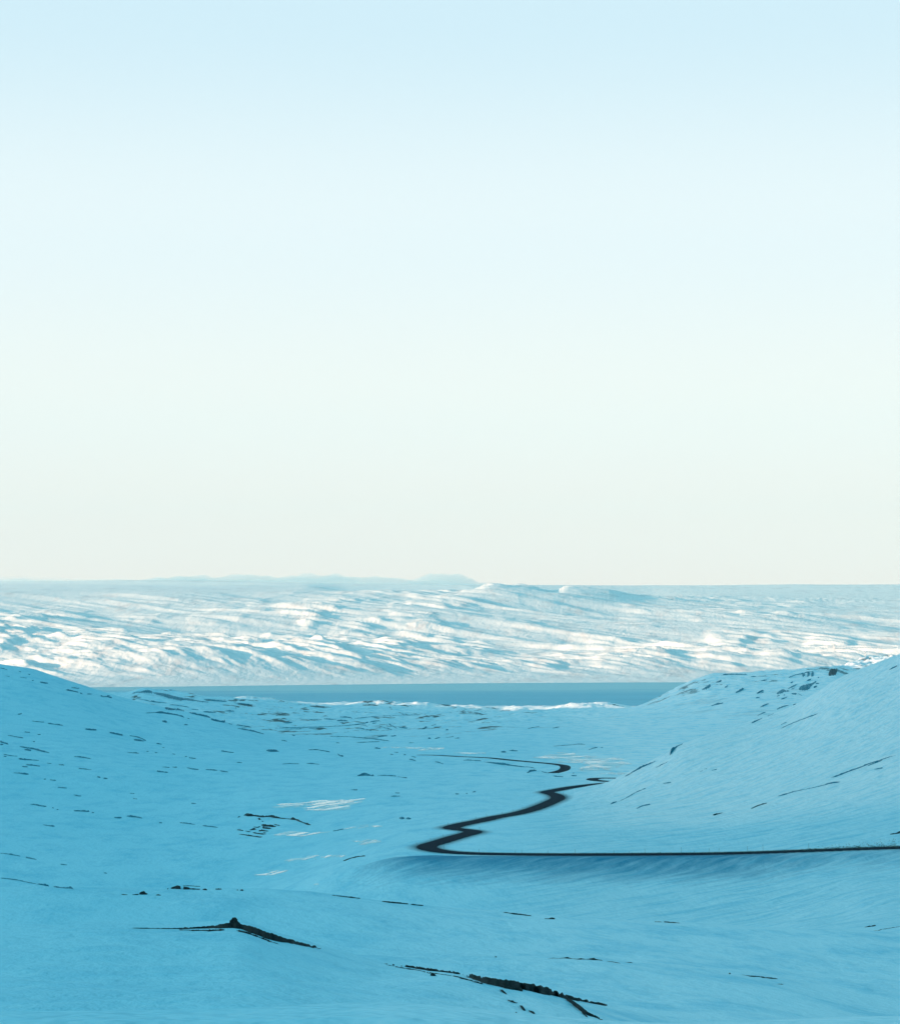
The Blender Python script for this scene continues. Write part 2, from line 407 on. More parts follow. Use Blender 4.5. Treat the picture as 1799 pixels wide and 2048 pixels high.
def ice_material():
    m, t, b = mat('pond_ice')
    n = tnoise(t, mapping(t, (.45, 1.0, 1), (0, 0, R(12))), .05, 6, .6)
    col = mixc(t, rng(t, n, .42, .6), (.60, .80, .80), (.74, .86, .88))
    t.links.new(col, b.inputs['Base Color'])
    t.links.new(rng(t, n, .47, .62, .18, .8), b.inputs['Roughness'])
    t.links.new(rng(t, n, .47, .62, .6, .2), b.inputs['Specular IOR Level'])
    return m
M_ice = ice_material()

# ------------------------------------------------------------------ object helpers
def tag(o, label=None, cat=None, group=None, kind=None):
    if label: o['label'] = label
    if cat: o['category'] = cat
    if group: o['group'] = group
    if kind: o['kind'] = kind
    return o
def link(name, me, m, parent=None):
    o = bpy.data.objects.new(name, me)
    if m: me.materials.append(m)
    C.objects.link(o)
    if parent: o.parent = parent
    return o
def grid_mesh(name, P, smooth=True, mask=None, attrs=None):
    """P: rows x cols x 3"""
    r, c = P.shape[:2]
    me = bpy.data.meshes.new(name)
    me.vertices.add(r * c)
    me.vertices.foreach_set('co', P.astype(np.float32).reshape(-1))
    i = np.arange(r * c).reshape(r, c)
    q = np.stack([i[:-1, :-1], i[:-1, 1:], i[1:, 1:], i[1:, :-1]], -1).reshape(-1, 4)
    if mask is not None: q = q[mask.reshape(-1)]
    n = len(q)
    me.loops.add(n * 4); me.polygons.add(n)
    me.loops.foreach_set('vertex_index', q.reshape(-1).astype(np.int32))
    me.polygons.foreach_set('loop_start', np.arange(0, n * 4, 4, dtype=np.int32))
    me.polygons.foreach_set('loop_total', np.full(n, 4, np.int32))
    me.polygons.foreach_set('use_smooth', np.full(n, smooth, bool))
    for k, v in (attrs or {}).items():
        a = me.attributes.new(k, 'FLOAT', 'POINT'); a.data.foreach_set('value', v.astype(np.float32).reshape(-1))
    me.update(calc_edges=True)
    return me
def list_mesh(name, verts, faces, smooth=False):
    me = bpy.data.meshes.new(name)
    me.from_pydata([tuple(v) for v in verts], [], [tuple(f) for f in faces])
    me.update()
    if smooth: me.polygons.foreach_set('use_smooth', [True] * len(me.polygons))
    return me

# ------------------------------------------------------------------ road line (world points)
D2 = (780, 1480, 3.59)
def px(crop, x, y): return (crop[0] + x / crop[2], crop[1] + y / crop[2])
def catmull(P, step):
    P = np.array(P, float)
    P = np.vstack([2 * P[0] - P[1], P, 2 * P[-1] - P[-2]])
    o = []
    for i in range(1, len(P) - 2):
        a, b, c, d = P[i - 1], P[i], P[i + 1], P[i + 2]
        n = max(2, int(np.linalg.norm((c - b)[:2]) / step))
        for k in range(n):
            t = k / n
            o.append(.5 * ((2 * b) + (-a + c) * t + (2 * a - 5 * b + 4 * c - d) * t * t + (-a + 3 * b - 3 * c + d) * t ** 3))
    o.append(P[-2])
    return np.array(o)
R1 = [(3900, 826), (1900, 834), (1500, 834), (1200, 832), (1000, 829), (800, 824), (600, 818), (450, 810), (335, 798), (258, 782), (254, 764), (330, 742), (440, 707), (540, 682), (612, 664), (600, 653), (520, 645), (440, 636),
      (425, 627), (520, 606), (640, 582), (760, 557), (880, 532), (1000, 502), (1100, 468), (1180, 432), (1205, 413), (1185, 395), (1130, 381), (1108, 371), (1175, 361), (1260, 352, 1492), (1380, 347, 1506), (1500, 343, 1520), (1750, 340, 1532)]
R2 = [(1900, 272), (1680, 274), (1560, 275), (1480, 277), (1445, 281), (1470, 288), (1560, 296), (1640, 300), (1800, 306)]
R3 = [(1165, 235), (1215, 227), (1250, 210), (1255, 194), (1225, 180), (1150, 168), (1000, 152), (850, 140), (700, 128), (500, 118), (350, 112), (215, 104)]
def road_line(pts, y_hidden=None):
    w = []
    for q in pts:
        u, v = px(D2, q[0], q[1])
        if len(q) == 3:
            w.append(((u - CX) / F * q[2], q[2])); continue
        if u > 1230 and y_hidden is not None: 
            Y = y_hidden + (v - 1555.6) * -10.0; w.append(((u - CX) / F * Y, Y))
        elif v > 1705:
            Y = 932.5 + (1716 - v) * 1.2; w.append(((u - CX) / F * Y, Y))
        else:
            w.append(hit(u, v))
    L = catmull(w, 3.0)
    for _ in range(14):
        L[1:-1] = (L[:-2] + 2 * L[1:-1] + L[2:]) / 4
    z = ter(L[:, 0], L[:, 1], False)
    for _ in range(25):
        z[1:-1] = (z[:-2] + 2 * z[1:-1] + z[2:]) / 4
    return np.column_stack([L, z])
roads = [road_line(R1), road_line(R2, 1665), road_line(R3)]
rp_all = np.vstack(roads)

# ------------------------------------------------------------------ ground sheet
aa = np.concatenate([np.linspace(-.56, -.20, 110)[:-1], np.linspace(-.20, .20, 800), np.linspace(.20, .62, 110)[1:]])
YY = np.concatenate([np.linspace(-560, 18, 16), np.exp(np.linspace(math.log(20), math.log(600), 280)), np.arange(602.5, 1700, 2.5), np.arange(1700, 2600, 5.), np.arange(2600, 8900, 12.)])
GX = aa[None, :] * (np.maximum(YY, 0) + 60)[:, None]

kk = np.clip((YY - 18) / 260, 0, 1)[:, None]
GX = np.where(YY[:, None] < 300, (1 - kk) * aa[None, :] * 900 * .5 + kk * GX, GX)
GX[:16] = aa[None, :] * 450
GY = np.broadcast_to(YY[:, None], GX.shape)
GZ = ter(GX, GY)
GU = CX + F * GX / np.maximum(GY, 1)
verge = np.zeros(GZ.shape)
sel = (GY > 850) & (GY < 2700) & (GU > 780 - 0) & (GU < 2100)
ii = np.argwhere(sel)
PX = GX[sel]; PY = GY[sel]; dm = np.full(PX.shape, 1e9); dz = np.zeros(PX.shape)
from mathutils.kdtree import KDTree
kd = KDTree(len(rp_all))
for i, p in enumerate(rp_all): kd.insert((p[0], p[1], 0), i)
kd.balance()
# coarse reject by bounding cells
cell = set()
for p in rp_all:
    for a in range(-2, 3):
        for b_ in range(-2, 3): cell.add((int(p[0] // 12) + a, int(p[1] // 12) + b_))
cx_ = (PX // 12).astype(int); cy_ = (PY // 12).astype(int)
for i in range(len(PX)):
    if (cx_[i], cy_[i]) in cell:
        _, j, d = kd.find((PX[i], PY[i], 0)); dm[i] = d; dz[i] = rp_all[j, 2]
zs = GZ[sel]
wc = 1 - sstep(5.5, 16, dm)
zs = zs * (1 - wc) + (dz - .12) * wc
GZ = GZ.copy(); GZ[sel] = zs
vv = np.exp(-np.maximum(dm - 3.8, 0) / 4.2)
verge[sel] = np.where(dm < 60, vv, 0) * (1 - .7 * sstep(1500, 1600, PY))
# teal band below the level stretch: embankment shade painted into the snow colour
bare = np.clip(sstep(3200, 3900, GY) * (1 - .85 * sstep(960, 1120, GU)) + .9 * sstep(6100, 6500, GY) * sstep(900, 1000, GU) * (1 - sstep(1250, 1300, GU)), 0, 1)
bare = np.maximum(bare, .8 * sstep(4900, 5300, GY) * sstep(1260, 1330, GU))
bank_shade = np.zeros(GZ.shape)
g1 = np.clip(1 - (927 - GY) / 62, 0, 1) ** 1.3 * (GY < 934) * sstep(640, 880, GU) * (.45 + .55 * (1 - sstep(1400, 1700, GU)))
bank_shade = g1
gm = grid_mesh('snow_ground', np.stack([GX, GY, GZ], -1), attrs={'verge': verge, 'bank_shade': bank_shade, 'sky_lit': np.clip(np.maximum(sstep(960, 1300, GU) * sstep(940, 1150, GY), .45 * sstep(400, 1300, GU)) + .35 * sstep(2500, 5500, GY) + .5 * sstep(5800, 6600, GY), 0, 1), 'slope': sstep(900, 1150, GU) * (1 - sstep(1480, 1700, GY)) * sstep(560, 640, GY), 'bare': bare})
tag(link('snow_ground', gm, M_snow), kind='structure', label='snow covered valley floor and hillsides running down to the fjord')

# ------------------------------------------------------------------ road
def road_mesh():
    V = []; Fc = []
    for L in roads:
        T = np.gradient(L[:, :2], axis=0); T /= np.linalg.norm(T, axis=1)[:, None]
        Nn = np.column_stack([-T[:, 1], T[:, 0]])
        b0 = len(V)
        offs = [-4.3, -3.7, -1.8, 0, 1.8, 3.7, 4.3]; hz = [-.5, .06, .10, .13, .10, .06, -.5]
        for i in range(len(L)):
            for o, h in zip(offs, hz):
                V.append((L[i, 0] + Nn[i, 0] * o, L[i, 1] + Nn[i, 1] * o, L[i, 2] + h))
        n = len(offs)
        for i in range(len(L) - 1):
            for j in range(n - 1):
                a = b0 + i * n + j
                Fc.append((a, a + n, a + n + 1, a + 1))
    return list_mesh('road', V, Fc)
tag(link('road', road_mesh(), M_road), kind='structure', label='dark winding road through the snow valley')

# ------------------------------------------------------------------ water
P = np.zeros((60, 40, 3))
yy = np.linspace(6900, 12500, 60); xx = np.linspace(-9000, 9000, 40)
P[..., 0] = xx[None]; P[..., 1] = yy[:, None]; P[..., 2] = SEA
tag(link('water', grid_mesh('water', P), M_water), kind='structure', label='calm blue fjord between the valley and the far hills')
# low ground all around, under everything
P = np.zeros((2, 2, 3)); P[..., 2] = SEA - 14
P[0, :, 1] = -12000; P[1, :, 1] = 40000; P[:, 0, 0] = -20000; P[:, 1, 0] = 20000
tag(link('lowland', grid_mesh('lowland', P), M_far), kind='structure')

# ------------------------------------------------------------------ far hills
FT = [
 [(-1500, 1385, 9200), (0, 1375, 9150), (300, 1373, 9250), (500, 1371.5, 9400), (700, 1369, 9550), (1000, 1366, 9750), (1300, 1365, 9850), (1800, 1363, 9900), (3200, 1363, 9900)],
 [(-1500, 1345, 10200), (0, 1340, 10200), (700, 1338, 10500), (1200, 1338, 10700), (1800, 1335, 10900), (3200, 1330, 11000)],
 [(-1500, 1290, 11600), (0, 1290, 11600), (700, 1290, 12000), (1200, 1292, 12100), (1800, 1300, 12200), (3200, 1300, 12200)],
 [(-1500, 1235, 13300), (0, 1235, 13300), (700, 1232, 13600), (1200, 1240, 13800), (1800, 1262, 14000), (3200, 1270, 14000)],
 [(-1500, 1195, 15200), (0, 1195, 15200), (700, 1192, 15400), (950, 1188, 15300), (1150, 1198, 15500), (1300, 1212, 15600), (1800, 1225, 16000), (3200, 1235, 16000)],
 [(-1500, 1172, 17200), (0, 1172, 17200), (600, 1176, 17200), (700, 1184, 17000), (780, 1184, 17000), (880, 1186, 17000), (935, 1187, 16800), (985, 1171, 16700), (1050, 1173, 16700), (1105, 1184, 16700), (1135, 1175, 16900), (1210, 1179, 16900), (1285, 1192, 17000), (1500, 1200, 17500), (1800, 1205, 17500), (3200, 1205, 17500)],
 [(-1500, 1168, 18300), (0, 1168, 18300), (600, 1172, 18300), (700, 1184, 18300), (900, 1190, 18300), (985, 1186, 18300), (1290, 1196, 18300), (1500, 1185, 19500), (1800, 1186, 19500), (3200, 1186, 19500)],
 [(-1500, 1163, 20500), (0, 1163, 20500), (300, 1161, 20500), (650, 1166, 20500), (900, 1170, 20500), (1290, 1171, 21500), (1400, 1171, 21500), (1600, 1169.5, 21500), (1800, 1170, 21500), (3200, 1170, 21500)],
 [(-1500, 1185, 22800), (3200, 1185, 22800)],
]
FY = []; FZ = []
for st in FT:
    k = np.array(st, float)
    y = pchip1(k[:, 0], k[:, 1], UT); Y = pchip1(k[:, 0], k[:, 2], UT)
    FY.append(Y); FZ.append(-(y - HY) / F * Y)
FZ[0][:] = SEA + .5
FY.insert(0, FY[0] - 300); FZ.insert(0, np.full_like(UT, SEA - 6))
FY = np.array(FY); FZ = np.array(FZ); FM = pslopes(FY, FZ)
def farz(X, Y):
    X = X.ravel(); Y = Y.ravel(); res = np.empty(X.shape)
    for s in range(0, len(X), 120000):
        x = X[s:s + 120000]; y = Y[s:s + 120000]
        u = np.clip(CX + F * x / y, -1519, 3219)
        fi = (u - UT[0]) / 2.0; i = np.minimum(fi.astype(int), len(UT) - 2)
        ky, kz, km = FY[:, i], FZ[:, i], FM[:, i]
        yy = np.clip(y, ky[0], ky[-1]); j = np.clip((ky <= yy).sum(0) - 1, 0, len(ky) - 2); ar = np.arange(len(x))
        y0 = ky[j, ar]; h = ky[j + 1, ar] - y0; tt = (yy - y0) / h
        z = ((1 + 2 * tt) * (1 - tt) ** 2 * kz[j, ar] + tt * (1 - tt) ** 2 * h * km[j, ar]
             + tt * tt * (3 - 2 * tt) * kz[j + 1, ar] + tt * tt * (tt - 1) * h * km[j + 1, ar])
        wx = x + 60 * fbm(x / 1500, y / 2500, 2, 71); wy = y + 120 * fbm(x / 1500, y / 2500, 2, 72)
        p = wx * .80 + wy * .60; q = wx * -.60 + wy * .80
        land = sstep(SEA + 2, SEA + 45, z)
        inner = land * (1 - .75 * sstep(16800, 19500, y)); mist = 1 - .7 * sstep(13000, 15200, y) * (1 - sstep(450, 750, CX + F * x / y))
        mod = (.45 + .9 * sstep(-.3, .5, fbm(x / 1500, y / 2500, 2, 77))) * (.45 + .95 * sstep(-.35, .35, fbm(x / 330, y / 900, 3, 82)))
        d = (38 * fbm(p / 1100, q / 2600, 2, 73) + 50 * fbm(p / 1500, q / 5000, 2, 78) + 13 * ridged(p / 430, q / 3600, 2, 80)) * inner * (1 - .9 * sstep(14600, 16200, y))
        d += (8.5 * ridged(p / 190, q / 1500, 5, 74, .5) * mod + 4.0 * ridged(p / 80, q / 900, 4, 75, .55) * mod + 1.3 * fbm(p / 40, q / 260, 3, 76) * mod) * inner * mist * (1 - .45 * sstep(14000, 16500, y))
        d += 13 * np.maximum(0, ridged(p / 190, q / 700, 5, 79)) * land * (1 - sstep(11000, 12500, y))
        res[s:s + 120000] = z + d
    return res
fa = np.concatenate([np.linspace(-.42, -.20, 60)[:-1], np.linspace(-.20, .20, 760), np.linspace(.20, .42, 60)[1:]])
fy = np.concatenate([np.arange(8700, 12500, 14.), np.arange(12500, 17400, 24.), np.arange(17400, 22900, 60.)])
FX = fa[None] * fy[:, None]; FYY = np.broadcast_to(fy[:, None], FX.shape)
fz = farz(FX, FYY).reshape(FX.shape)
tag(link('far_hills', grid_mesh('far_hills', np.stack([FX, FYY, fz], -1)), M_far), kind='structure', label='sunlit snowy hills across the fjord')

# ------------------------------------------------------------------ unseen mountain to the left, crest shaped so its shadow fills the valley
mu = np.linspace(0, 1, 260); mv = np.linspace(-1, 1, 71)
Mx, My = np.meshgrid(mv, mu)
Yc = -5200 + My * 12400; Xc = -2750
crest = np.interp(Yc, [-5200, -4000, 0, 3000, 5000, 5450, 5700, 5850, 6090, 6400, 6600, 6900], [-270, 500, 600, 620, 500, 400, 300, 215, 112, 45, -60, -272])
top = crest - (SEA - 14) + 28 * fbm(Yc / 260, Yc * 0, 3, 81) * sstep(-5200, -4200, Yc) * (1 - sstep(6300, 6700, Yc))
X_ = Xc + Mx * 1150
Z_ = SEA - 14 + top * (1 - np.abs(Mx)) ** .9 + 90 * fbm(X_ / 500, Yc / 700, 4, 83) * (1 - np.abs(Mx)) * np.abs(Mx) * sstep(0, .12, My) * (1 - sstep(.9, .96, My))
tag(link('shading_ridge', grid_mesh('shading_ridge', np.stack([X_, Yc, Z_], -1)), M_snow), kind='structure', label='unseen snowy mountain ridge that shades the valley')

# ------------------------------------------------------------------ rocks
C3 = (0, 1320, 2.992); C4 = (400, 1370, 2.992); C5 = (800, 1370, 2.992); C6 = (1200, 1280, 2.997); C7 = (200, 1720, 2.564)
C8 = (700, 1780, 2.564); D1 = (400, 1580, 5.983); D4 = (0, 1680, 4.4875); D7 = (950, 1900, 5.129); D8 = (380, 1810, 5.983); D6 = (1400, 1800, 4.499)
E2 = (1500, 1310, 8.975); E3 = (200, 1370, 5.983); E4 = (550, 1390, 4.4875); E5 = (900, 1400, 4.4875); D3 = (1300, 1660, 3.597); D5 = (1150, 1280, 2.766)

def ledge(V, Fc, crop, stroke, seed):
    """one ribbon of broken rock: (x, y, height) points along its middle"""
    rs = np.random.RandomState(seed)
    pts = []
    for x, y, w in stroke:
        u, v = px(crop, x, y); pts.append((u, v, w / crop[2]))
    # resample along the picture trace, then drop each sample on the land
    P = np.array(pts); seg = np.linalg.norm(np.diff(P[:, :2], axis=0), axis=1); s = np.concatenate([[0], np.cumsum(seg)])
    n = max(6, int(s[-1] / 1.0) + 1); n = min(n, 160)
    t = np.linspace(0, s[-1], n)
    U = np.interp(t, s, P[:, 0]); Vv = np.interp(t, s, P[:, 1]); Wd = np.interp(t, s, P[:, 2])
    big = sstep(3.0, 7.0, Wd)
    jag = np.clip(.95 + (.40 - .28 * big) * fbm(t / 9.0, t * 0 + seed * 3.7, 3, seed) + .16 * big * fbm(t / 30., t * 0 + seed * 1.9, 2, seed + 2) + .06 * big * noise(t / 2.2, t * 0 + seed, seed + 6), .45, 1.5)
    endt = np.minimum(1, np.minimum(t, s[-1] - t) / max(1.5, s[-1] * .06) + .15)
    Wd = np.maximum(Wd * jag * endt, .25)
    if Wd.max() > 4.2 and hit(U[n // 2], Vv[n // 2])[1] > 4000:
        m = 11; b0 = len(V)
        for i in range(n):
            Yc_ = hit(U[i], Vv[i] + .2 * Wd[i])[1]; last = 0
            for j in range(m):
                f = j / (m - 1)
                r_ = Vv[i] + Wd[i] * .5 - Wd[i] * f + 1.2 * math.sin(i * 1.3 + j * 2.1 + seed)*(.5 if 0 < j < m-1 else 1)
                X, Y = hit(U[i], r_)
                Y = min(max(Y, Yc_ * .96, last), Yc_ * 1.035); last = Y + .5; X = (U[i] - CX) / F * Y
                e = min(1, 4 * f * (1 - f) * 2.2) * (0 if i in (0, n - 1) else 1)
                hgt = Wd[i] * Y / F * .11 * (1 + .8 * math.sin(i * 2.7 + seed) * math.sin(j * 1.9 + i)) + .6
                V.append((X, Y, float(ter(X, Y)) + hgt * e - .9 * (1 - e)))
        for i in range(n - 1):
            for j in range(m - 1):
                a = b0 + i * m + j; Fc.append((a, a + 1, a + m + 1, a + m))
        return
    base = []
    for i in range(n):
        base.append(hit(U[i], Vv[i] + Wd[i] * .45))
    Yb = np.array([b[1] for b in base])
    med = np.median(Yb)
    for _ in range(3):
        Yb[1:-1] = np.clip(Yb[1:-1], np.minimum(Yb[:-2], Yb[2:]), np.maximum(Yb[:-2], Yb[2:]))
        Yb[1:-1] = (Yb[:-2] + Yb[1:-1] + Yb[2:]) / 3
    Xb = (U - CX) / F * Yb
    H = Wd * Yb / F
    prof = [(-.35, -.5), (-.12, .25), (.05, .70), (.30, 1.0), (.85, .92), (1.6, .55), (2.4, -.4)]
    b0 = len(V); m = len(prof)
    dd = np.array([p[0] for p in prof]); hh = np.array([p[1] for p in prof])
    yy = Yb[:, None] + dd[None] * H[:, None] * (1 + .3 * (rs.rand(n, m) - .5) * (np.arange(m) > 0))
    xx = Xb[:, None] + (rs.rand(n, m) - .5) * np.minimum(H[:, None] * .5, Yb[:, None] / F * .8)
    zb = ter(xx, yy)
    zfront = zb[:, :1]
    ja = (.30 - .24 * big)[:, None]
    jit = fbm(np.broadcast_to(t[:, None], (n, m)) / 2.8, np.arange(m)[None] * .9 + np.zeros((n, 1)), 3, seed + 1)
    hz = hh[None] * H[:, None] * (1 + ja * jit)
    zz = np.where(hh[None] < 0, np.minimum(zb, zfront + 0) + hz, zb * .5 + zfront * .5 + hz)
    for i in range(n):
        for j in range(m): V.append((xx[i, j], yy[i, j], zz[i, j]))
    for i in range(n - 1):
        for j in range(m - 1):
            a = b0 + i * m + j; Fc.append((a, a + 1, a + m + 1, a + m))
    Fc.append(tuple(b0 + j for j in range(m))[::-1]); Fc.append(tuple(b0 + (n - 1) * m + j for j in range(m)))

_seed = [10]
def rock(label, crop, strokes, group, name='rock_outcrop', cat='rock outcrop', m=None):
    """one stroke: one mesh; several: an Empty with every separate ledge as a child"""
    root = None
    for s in strokes:
        V = []; Fc = []
        _seed[0] += 1; ledge(V, Fc, crop, s, _seed[0])
        V = np.array(V)
        if root is None:
            o0 = V[0].copy()
            if len(strokes) > 1:
                root = bpy.data.objects.new(name, None); C.objects.link(root)
                root.location = o0; tag(root, label, cat, group)
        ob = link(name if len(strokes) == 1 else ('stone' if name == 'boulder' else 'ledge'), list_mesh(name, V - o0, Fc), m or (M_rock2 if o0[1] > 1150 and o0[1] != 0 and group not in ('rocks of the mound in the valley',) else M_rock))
        if root: ob.parent = root
        else:
            ob.location = o0; tag(ob, label, cat, group)

G1 = 'rock outcrops breaking through the near snow'
G2 = 'rock ledges on the hillside across the valley'
G3 = 'rocky ledges on the shoulder above the fjord'
G4 = 'dark ledges on the smooth slope above the road'
G5 = 'rock ledges on the coastal plain'
# --- near domes
rock('long dark ridge of bare rock flanking the pointed cairn on the near snow dome', C7, [
 [(135, 351, 2), (200, 351, 4), (300, 353, 5), (400, 353, 6), (480, 350, 7), (560, 346, 14), (620, 342, 20), (670, 338, 26), (720, 342, 26), (780, 362, 34), (850, 388, 40), (900, 404, 34), (960, 416, 20), (1020, 430, 18), (1080, 444, 11), (1150, 458, 5)],
 [(400, 360, 3), (480, 362, 5), (560, 364, 8), (640, 360, 9)],
 [(700, 362, 8), (760, 378, 10), (820, 400, 9), (870, 420, 8), (920, 436, 4)]], G1)
rock('broad mossy rock band curving down the nearest snow slope', C8, [
 [(172, 378, 3), (230, 386, 7), (320, 397, 12), (400, 410, 14), (460, 416, 10), (520, 424, 9), (580, 434, 10)],
 [(580, 434, 10), (620, 446, 24), (700, 468, 40), (780, 484, 44), (860, 492, 38), (940, 506, 36), (1020, 524, 36), (1090, 544, 32), (1150, 560, 16), (1220, 574, 14), (1290, 588, 12), (1340, 597, 6)],
 [(1100, 552, 10), (1140, 580, 22), (1180, 610, 26), (1220, 638, 18), (1260, 652, 10), (1300, 674, 8), (1330, 690, 5)],
 [(560, 452, 5), (620, 466, 6), (680, 484, 7)],
 [(780, 498, 10), (830, 508, 12), (870, 512, 15), (885, 518, 20)],
 [(990, 530, 4), (1020, 536, 3)]], G1)
rock('thin snow-dusted ledge below the upper end of the mossy rock band', C8, [[(180, 384, 3), (260, 400, 4), (340, 412, 4), (400, 424, 4), (470, 434, 3), (540, 444, 4), (600, 458, 4)]], G1)
rock('single dark stone under the upper end of the mossy rock band', C8, [[(410, 438, 9), (427, 437, 14), (440, 440, 9)]], G1, 'boulder', 'boulder')
rock('streaked stone just below the middle of the mossy rock band', D7, [[(252, 410, 8), (285, 430, 24), (325, 458, 8)]], G1, 'boulder', 'boulder')
rock('flat dark stone lying highest in the downhill line of four stones', D7, [[(332, 518, 10), (380, 532, 20), (410, 545, 12), (435, 546, 4)]], G1, 'boulder', 'boulder')
rock('steep dark stone, largest in the downhill line of four stones', D7, [[(458, 575, 14), (485, 600, 44), (515, 625, 14)]], G1, 'boulder', 'boulder')
rock('dark hooked stone at the right end of the downhill line of four stones', D7, [[(545, 626, 8), (585, 642, 24), (615, 660, 16)]], G1, 'boulder', 'boulder')
rock('small grey stone lowest in the downhill line of four stones', D7, [[(410, 642, 8), (430, 656, 14), (450, 672, 6)]], G1, 'boulder', 'boulder')
rock('narrow stone beside the lower fork of the mossy rock band', D7, [[(1092, 645, 10), (1125, 670, 24), (1155, 695, 8)]], G1, 'boulder', 'boulder')
rock('small stone below the lower fork of the mossy rock band, near the picture bottom', D7, [[(1208, 716, 6), (1232, 732, 18), (1250, 742, 8)]], G1, 'boulder', 'boulder')
rock('low dark ledge topped by two humps on the middle snow rise', D7, [
 [(740, 89, 2), (815, 86, 5), (850, 90, 2), (915, 84, 9), (945, 84, 14), (985, 91, 6), (1050, 96, 4), (1085, 93, 8), (1130, 98, 5), (1165, 98, 12), (1212, 98, 22), (1270, 106, 14), (1320, 117, 4)],
 [(1330, 118, 2), (1400, 122, 4), (1450, 132, 4), (1490, 138, 2)]], G1)
rock('tiny ledge at the far end of the two-humped rock line', D7, [[(1530, 130, 3), (1590, 132, 9), (1640, 142, 3), (1700, 150, 2)]], G1)
rock('lone dot of stone on the bare middle snow rise', D7, [[(200, 72, 5), (210, 73, 8), (222, 73, 4)]], G1, 'boulder', 'boulder')
rock('thin slanting rock sliver alone on the wide near snowfield', D6, [[(370, 674, 2), (450, 687, 6), (520, 690, 8), (590, 701, 10), (670, 708, 8), (710, 715, 3)]], G1)
rock('round speck of stone beside the slanting sliver on the wide snowfield', D6, [[(254, 665, 8), (264, 666, 12), (274, 667, 8)]], G1, 'boulder', 'boulder')
rock('faint short ledge beneath the slanting sliver on the wide snowfield', D6, [[(690, 758, 4), (730, 761, 6), (765, 765, 3)]], G1)
rock('short dark spearhead of rock at the edge of the rippled embankment', D6, [[(1475, 248, 3), (1520, 240, 9), (1560, 235, 11), (1580, 230, 5)]], G1)
rock('faint long thread of stones just under the dark spearhead rock', D6, [[(1545, 281, 3), (1600, 279, 5), (1630, 266, 3), (1700, 256, 3), (1750, 247, 4), (1795, 241, 3)]], G1)
rock('broken low ledge on the skyline of the far snow rise below the embankment', D3, [[(30, 662, 3), (60, 663, 5), (85, 664, 2)], [(95, 663, 6), (150, 667, 8), (180, 669, 6), (215, 672, 4)]], G1)
rock('paired humps of stone at the foot of the rippled embankment', C8, [[(785, 115, 3), (840, 123, 5), (880, 127, 6), (930, 134, 3)], [(995, 150, 4), (1015, 150, 6), (1035, 147, 10), (1050, 150, 6)]], G1)
rock('thin snow-choked ledge on the crest between two longer snow rises', C8, [[(160, 59, 3), (200, 64, 6), (250, 68, 8), (300, 73, 3)], [(310, 75, 4), (340, 78, 6), (375, 81, 4)]], G1)
rock('faint ledge starting the broken line along the far snow crest', C7, [[(1185, 182, 3), (1240, 188, 5), (1290, 193, 5), (1335, 198, 3)]], G1)
rock('long black ledge ending in a pointed knob on the valley edge', D4, [[(0, 343, 7), (70, 350, 8), (150, 360, 9), (230, 377, 7), (300, 392, 6), (330, 397, 10)], [(330, 397, 10), (380, 402, 9), (410, 407, 16), (470, 418, 10), (540, 428, 8), (600, 434, 14), (628, 430, 26), (645, 436, 16), (662, 446, 8)]], G1)
rock('thin broken ledge above the long black knobbed ledge', D4, [[(0, 120, 5), (50, 125, 6), (100, 131, 10), (140, 140, 7), (185, 148, 7)], [(230, 158, 8), (270, 165, 12), (330, 178, 4)]], G1)
rock('short dark dash of rock behind the long black knobbed ledge', D4, [[(540, 219, 6), (575, 223, 9), (605, 227, 5)]], G1)
rock('smallest fleck of rock on the empty valley snow', D4, [[(930, 297, 5), (945, 299, 8), (962, 302, 5)]], G1)
rock('black lumpy boulder with a thin stone trail beside it', D4, [[(1248, 485, 10), (1270, 478, 26), (1290, 476, 32), (1305, 483, 16), (1325, 486, 6)], [(1185, 494, 4), (1220, 491, 8), (1245, 490, 6)]], G1, 'boulder', 'boulder')
rock('flat sliver at the end of the thin stone trail by the lumpy boulder', D4, [[(1088, 490, 5), (1110, 492, 7), (1145, 495, 4)]], G1)
rock('small low stone in front of the upright stub of rock', D4, [[(1398, 497, 6), (1420, 495, 10), (1445, 499, 5)]], G1, 'boulder', 'boulder')
rock('upright stub of rock next to the big black outcrop', D4, [[(1475, 440, 12), (1485, 432, 26), (1495, 436, 14), (1512, 441, 6)]], G1, 'boulder', 'boulder')
rock('big rounded black outcrop tapering into a low wall of rock', C7, [[(362, 147, 8), (385, 142, 14), (405, 142, 17), (440, 146, 12), (470, 150, 6), (515, 152, 5)]], G1)
rock('thin broken ledge line just above the big rounded black outcrop', C7, [[(425, 133, 3), (470, 134, 3), (490, 136, 3), (515, 137, 4)]], G1)
rock('little dark hump at the end of the low wall of rock', C7, [[(525, 153, 6), (537, 152, 10), (550, 155, 5)]], G1, 'boulder', 'boulder')
rock('flat dash of stone right of the little dark hump', C7, [[(590, 151, 4), (608, 150, 6), (625, 151, 4)]], G1)
rock('two dots of stone where the crest line of stones runs out', C7, [[(700, 155, 3), (708, 156, 4)], [(718, 156, 4), (728, 156, 6), (736, 157, 4)]], G1, 'boulder', 'boulder')
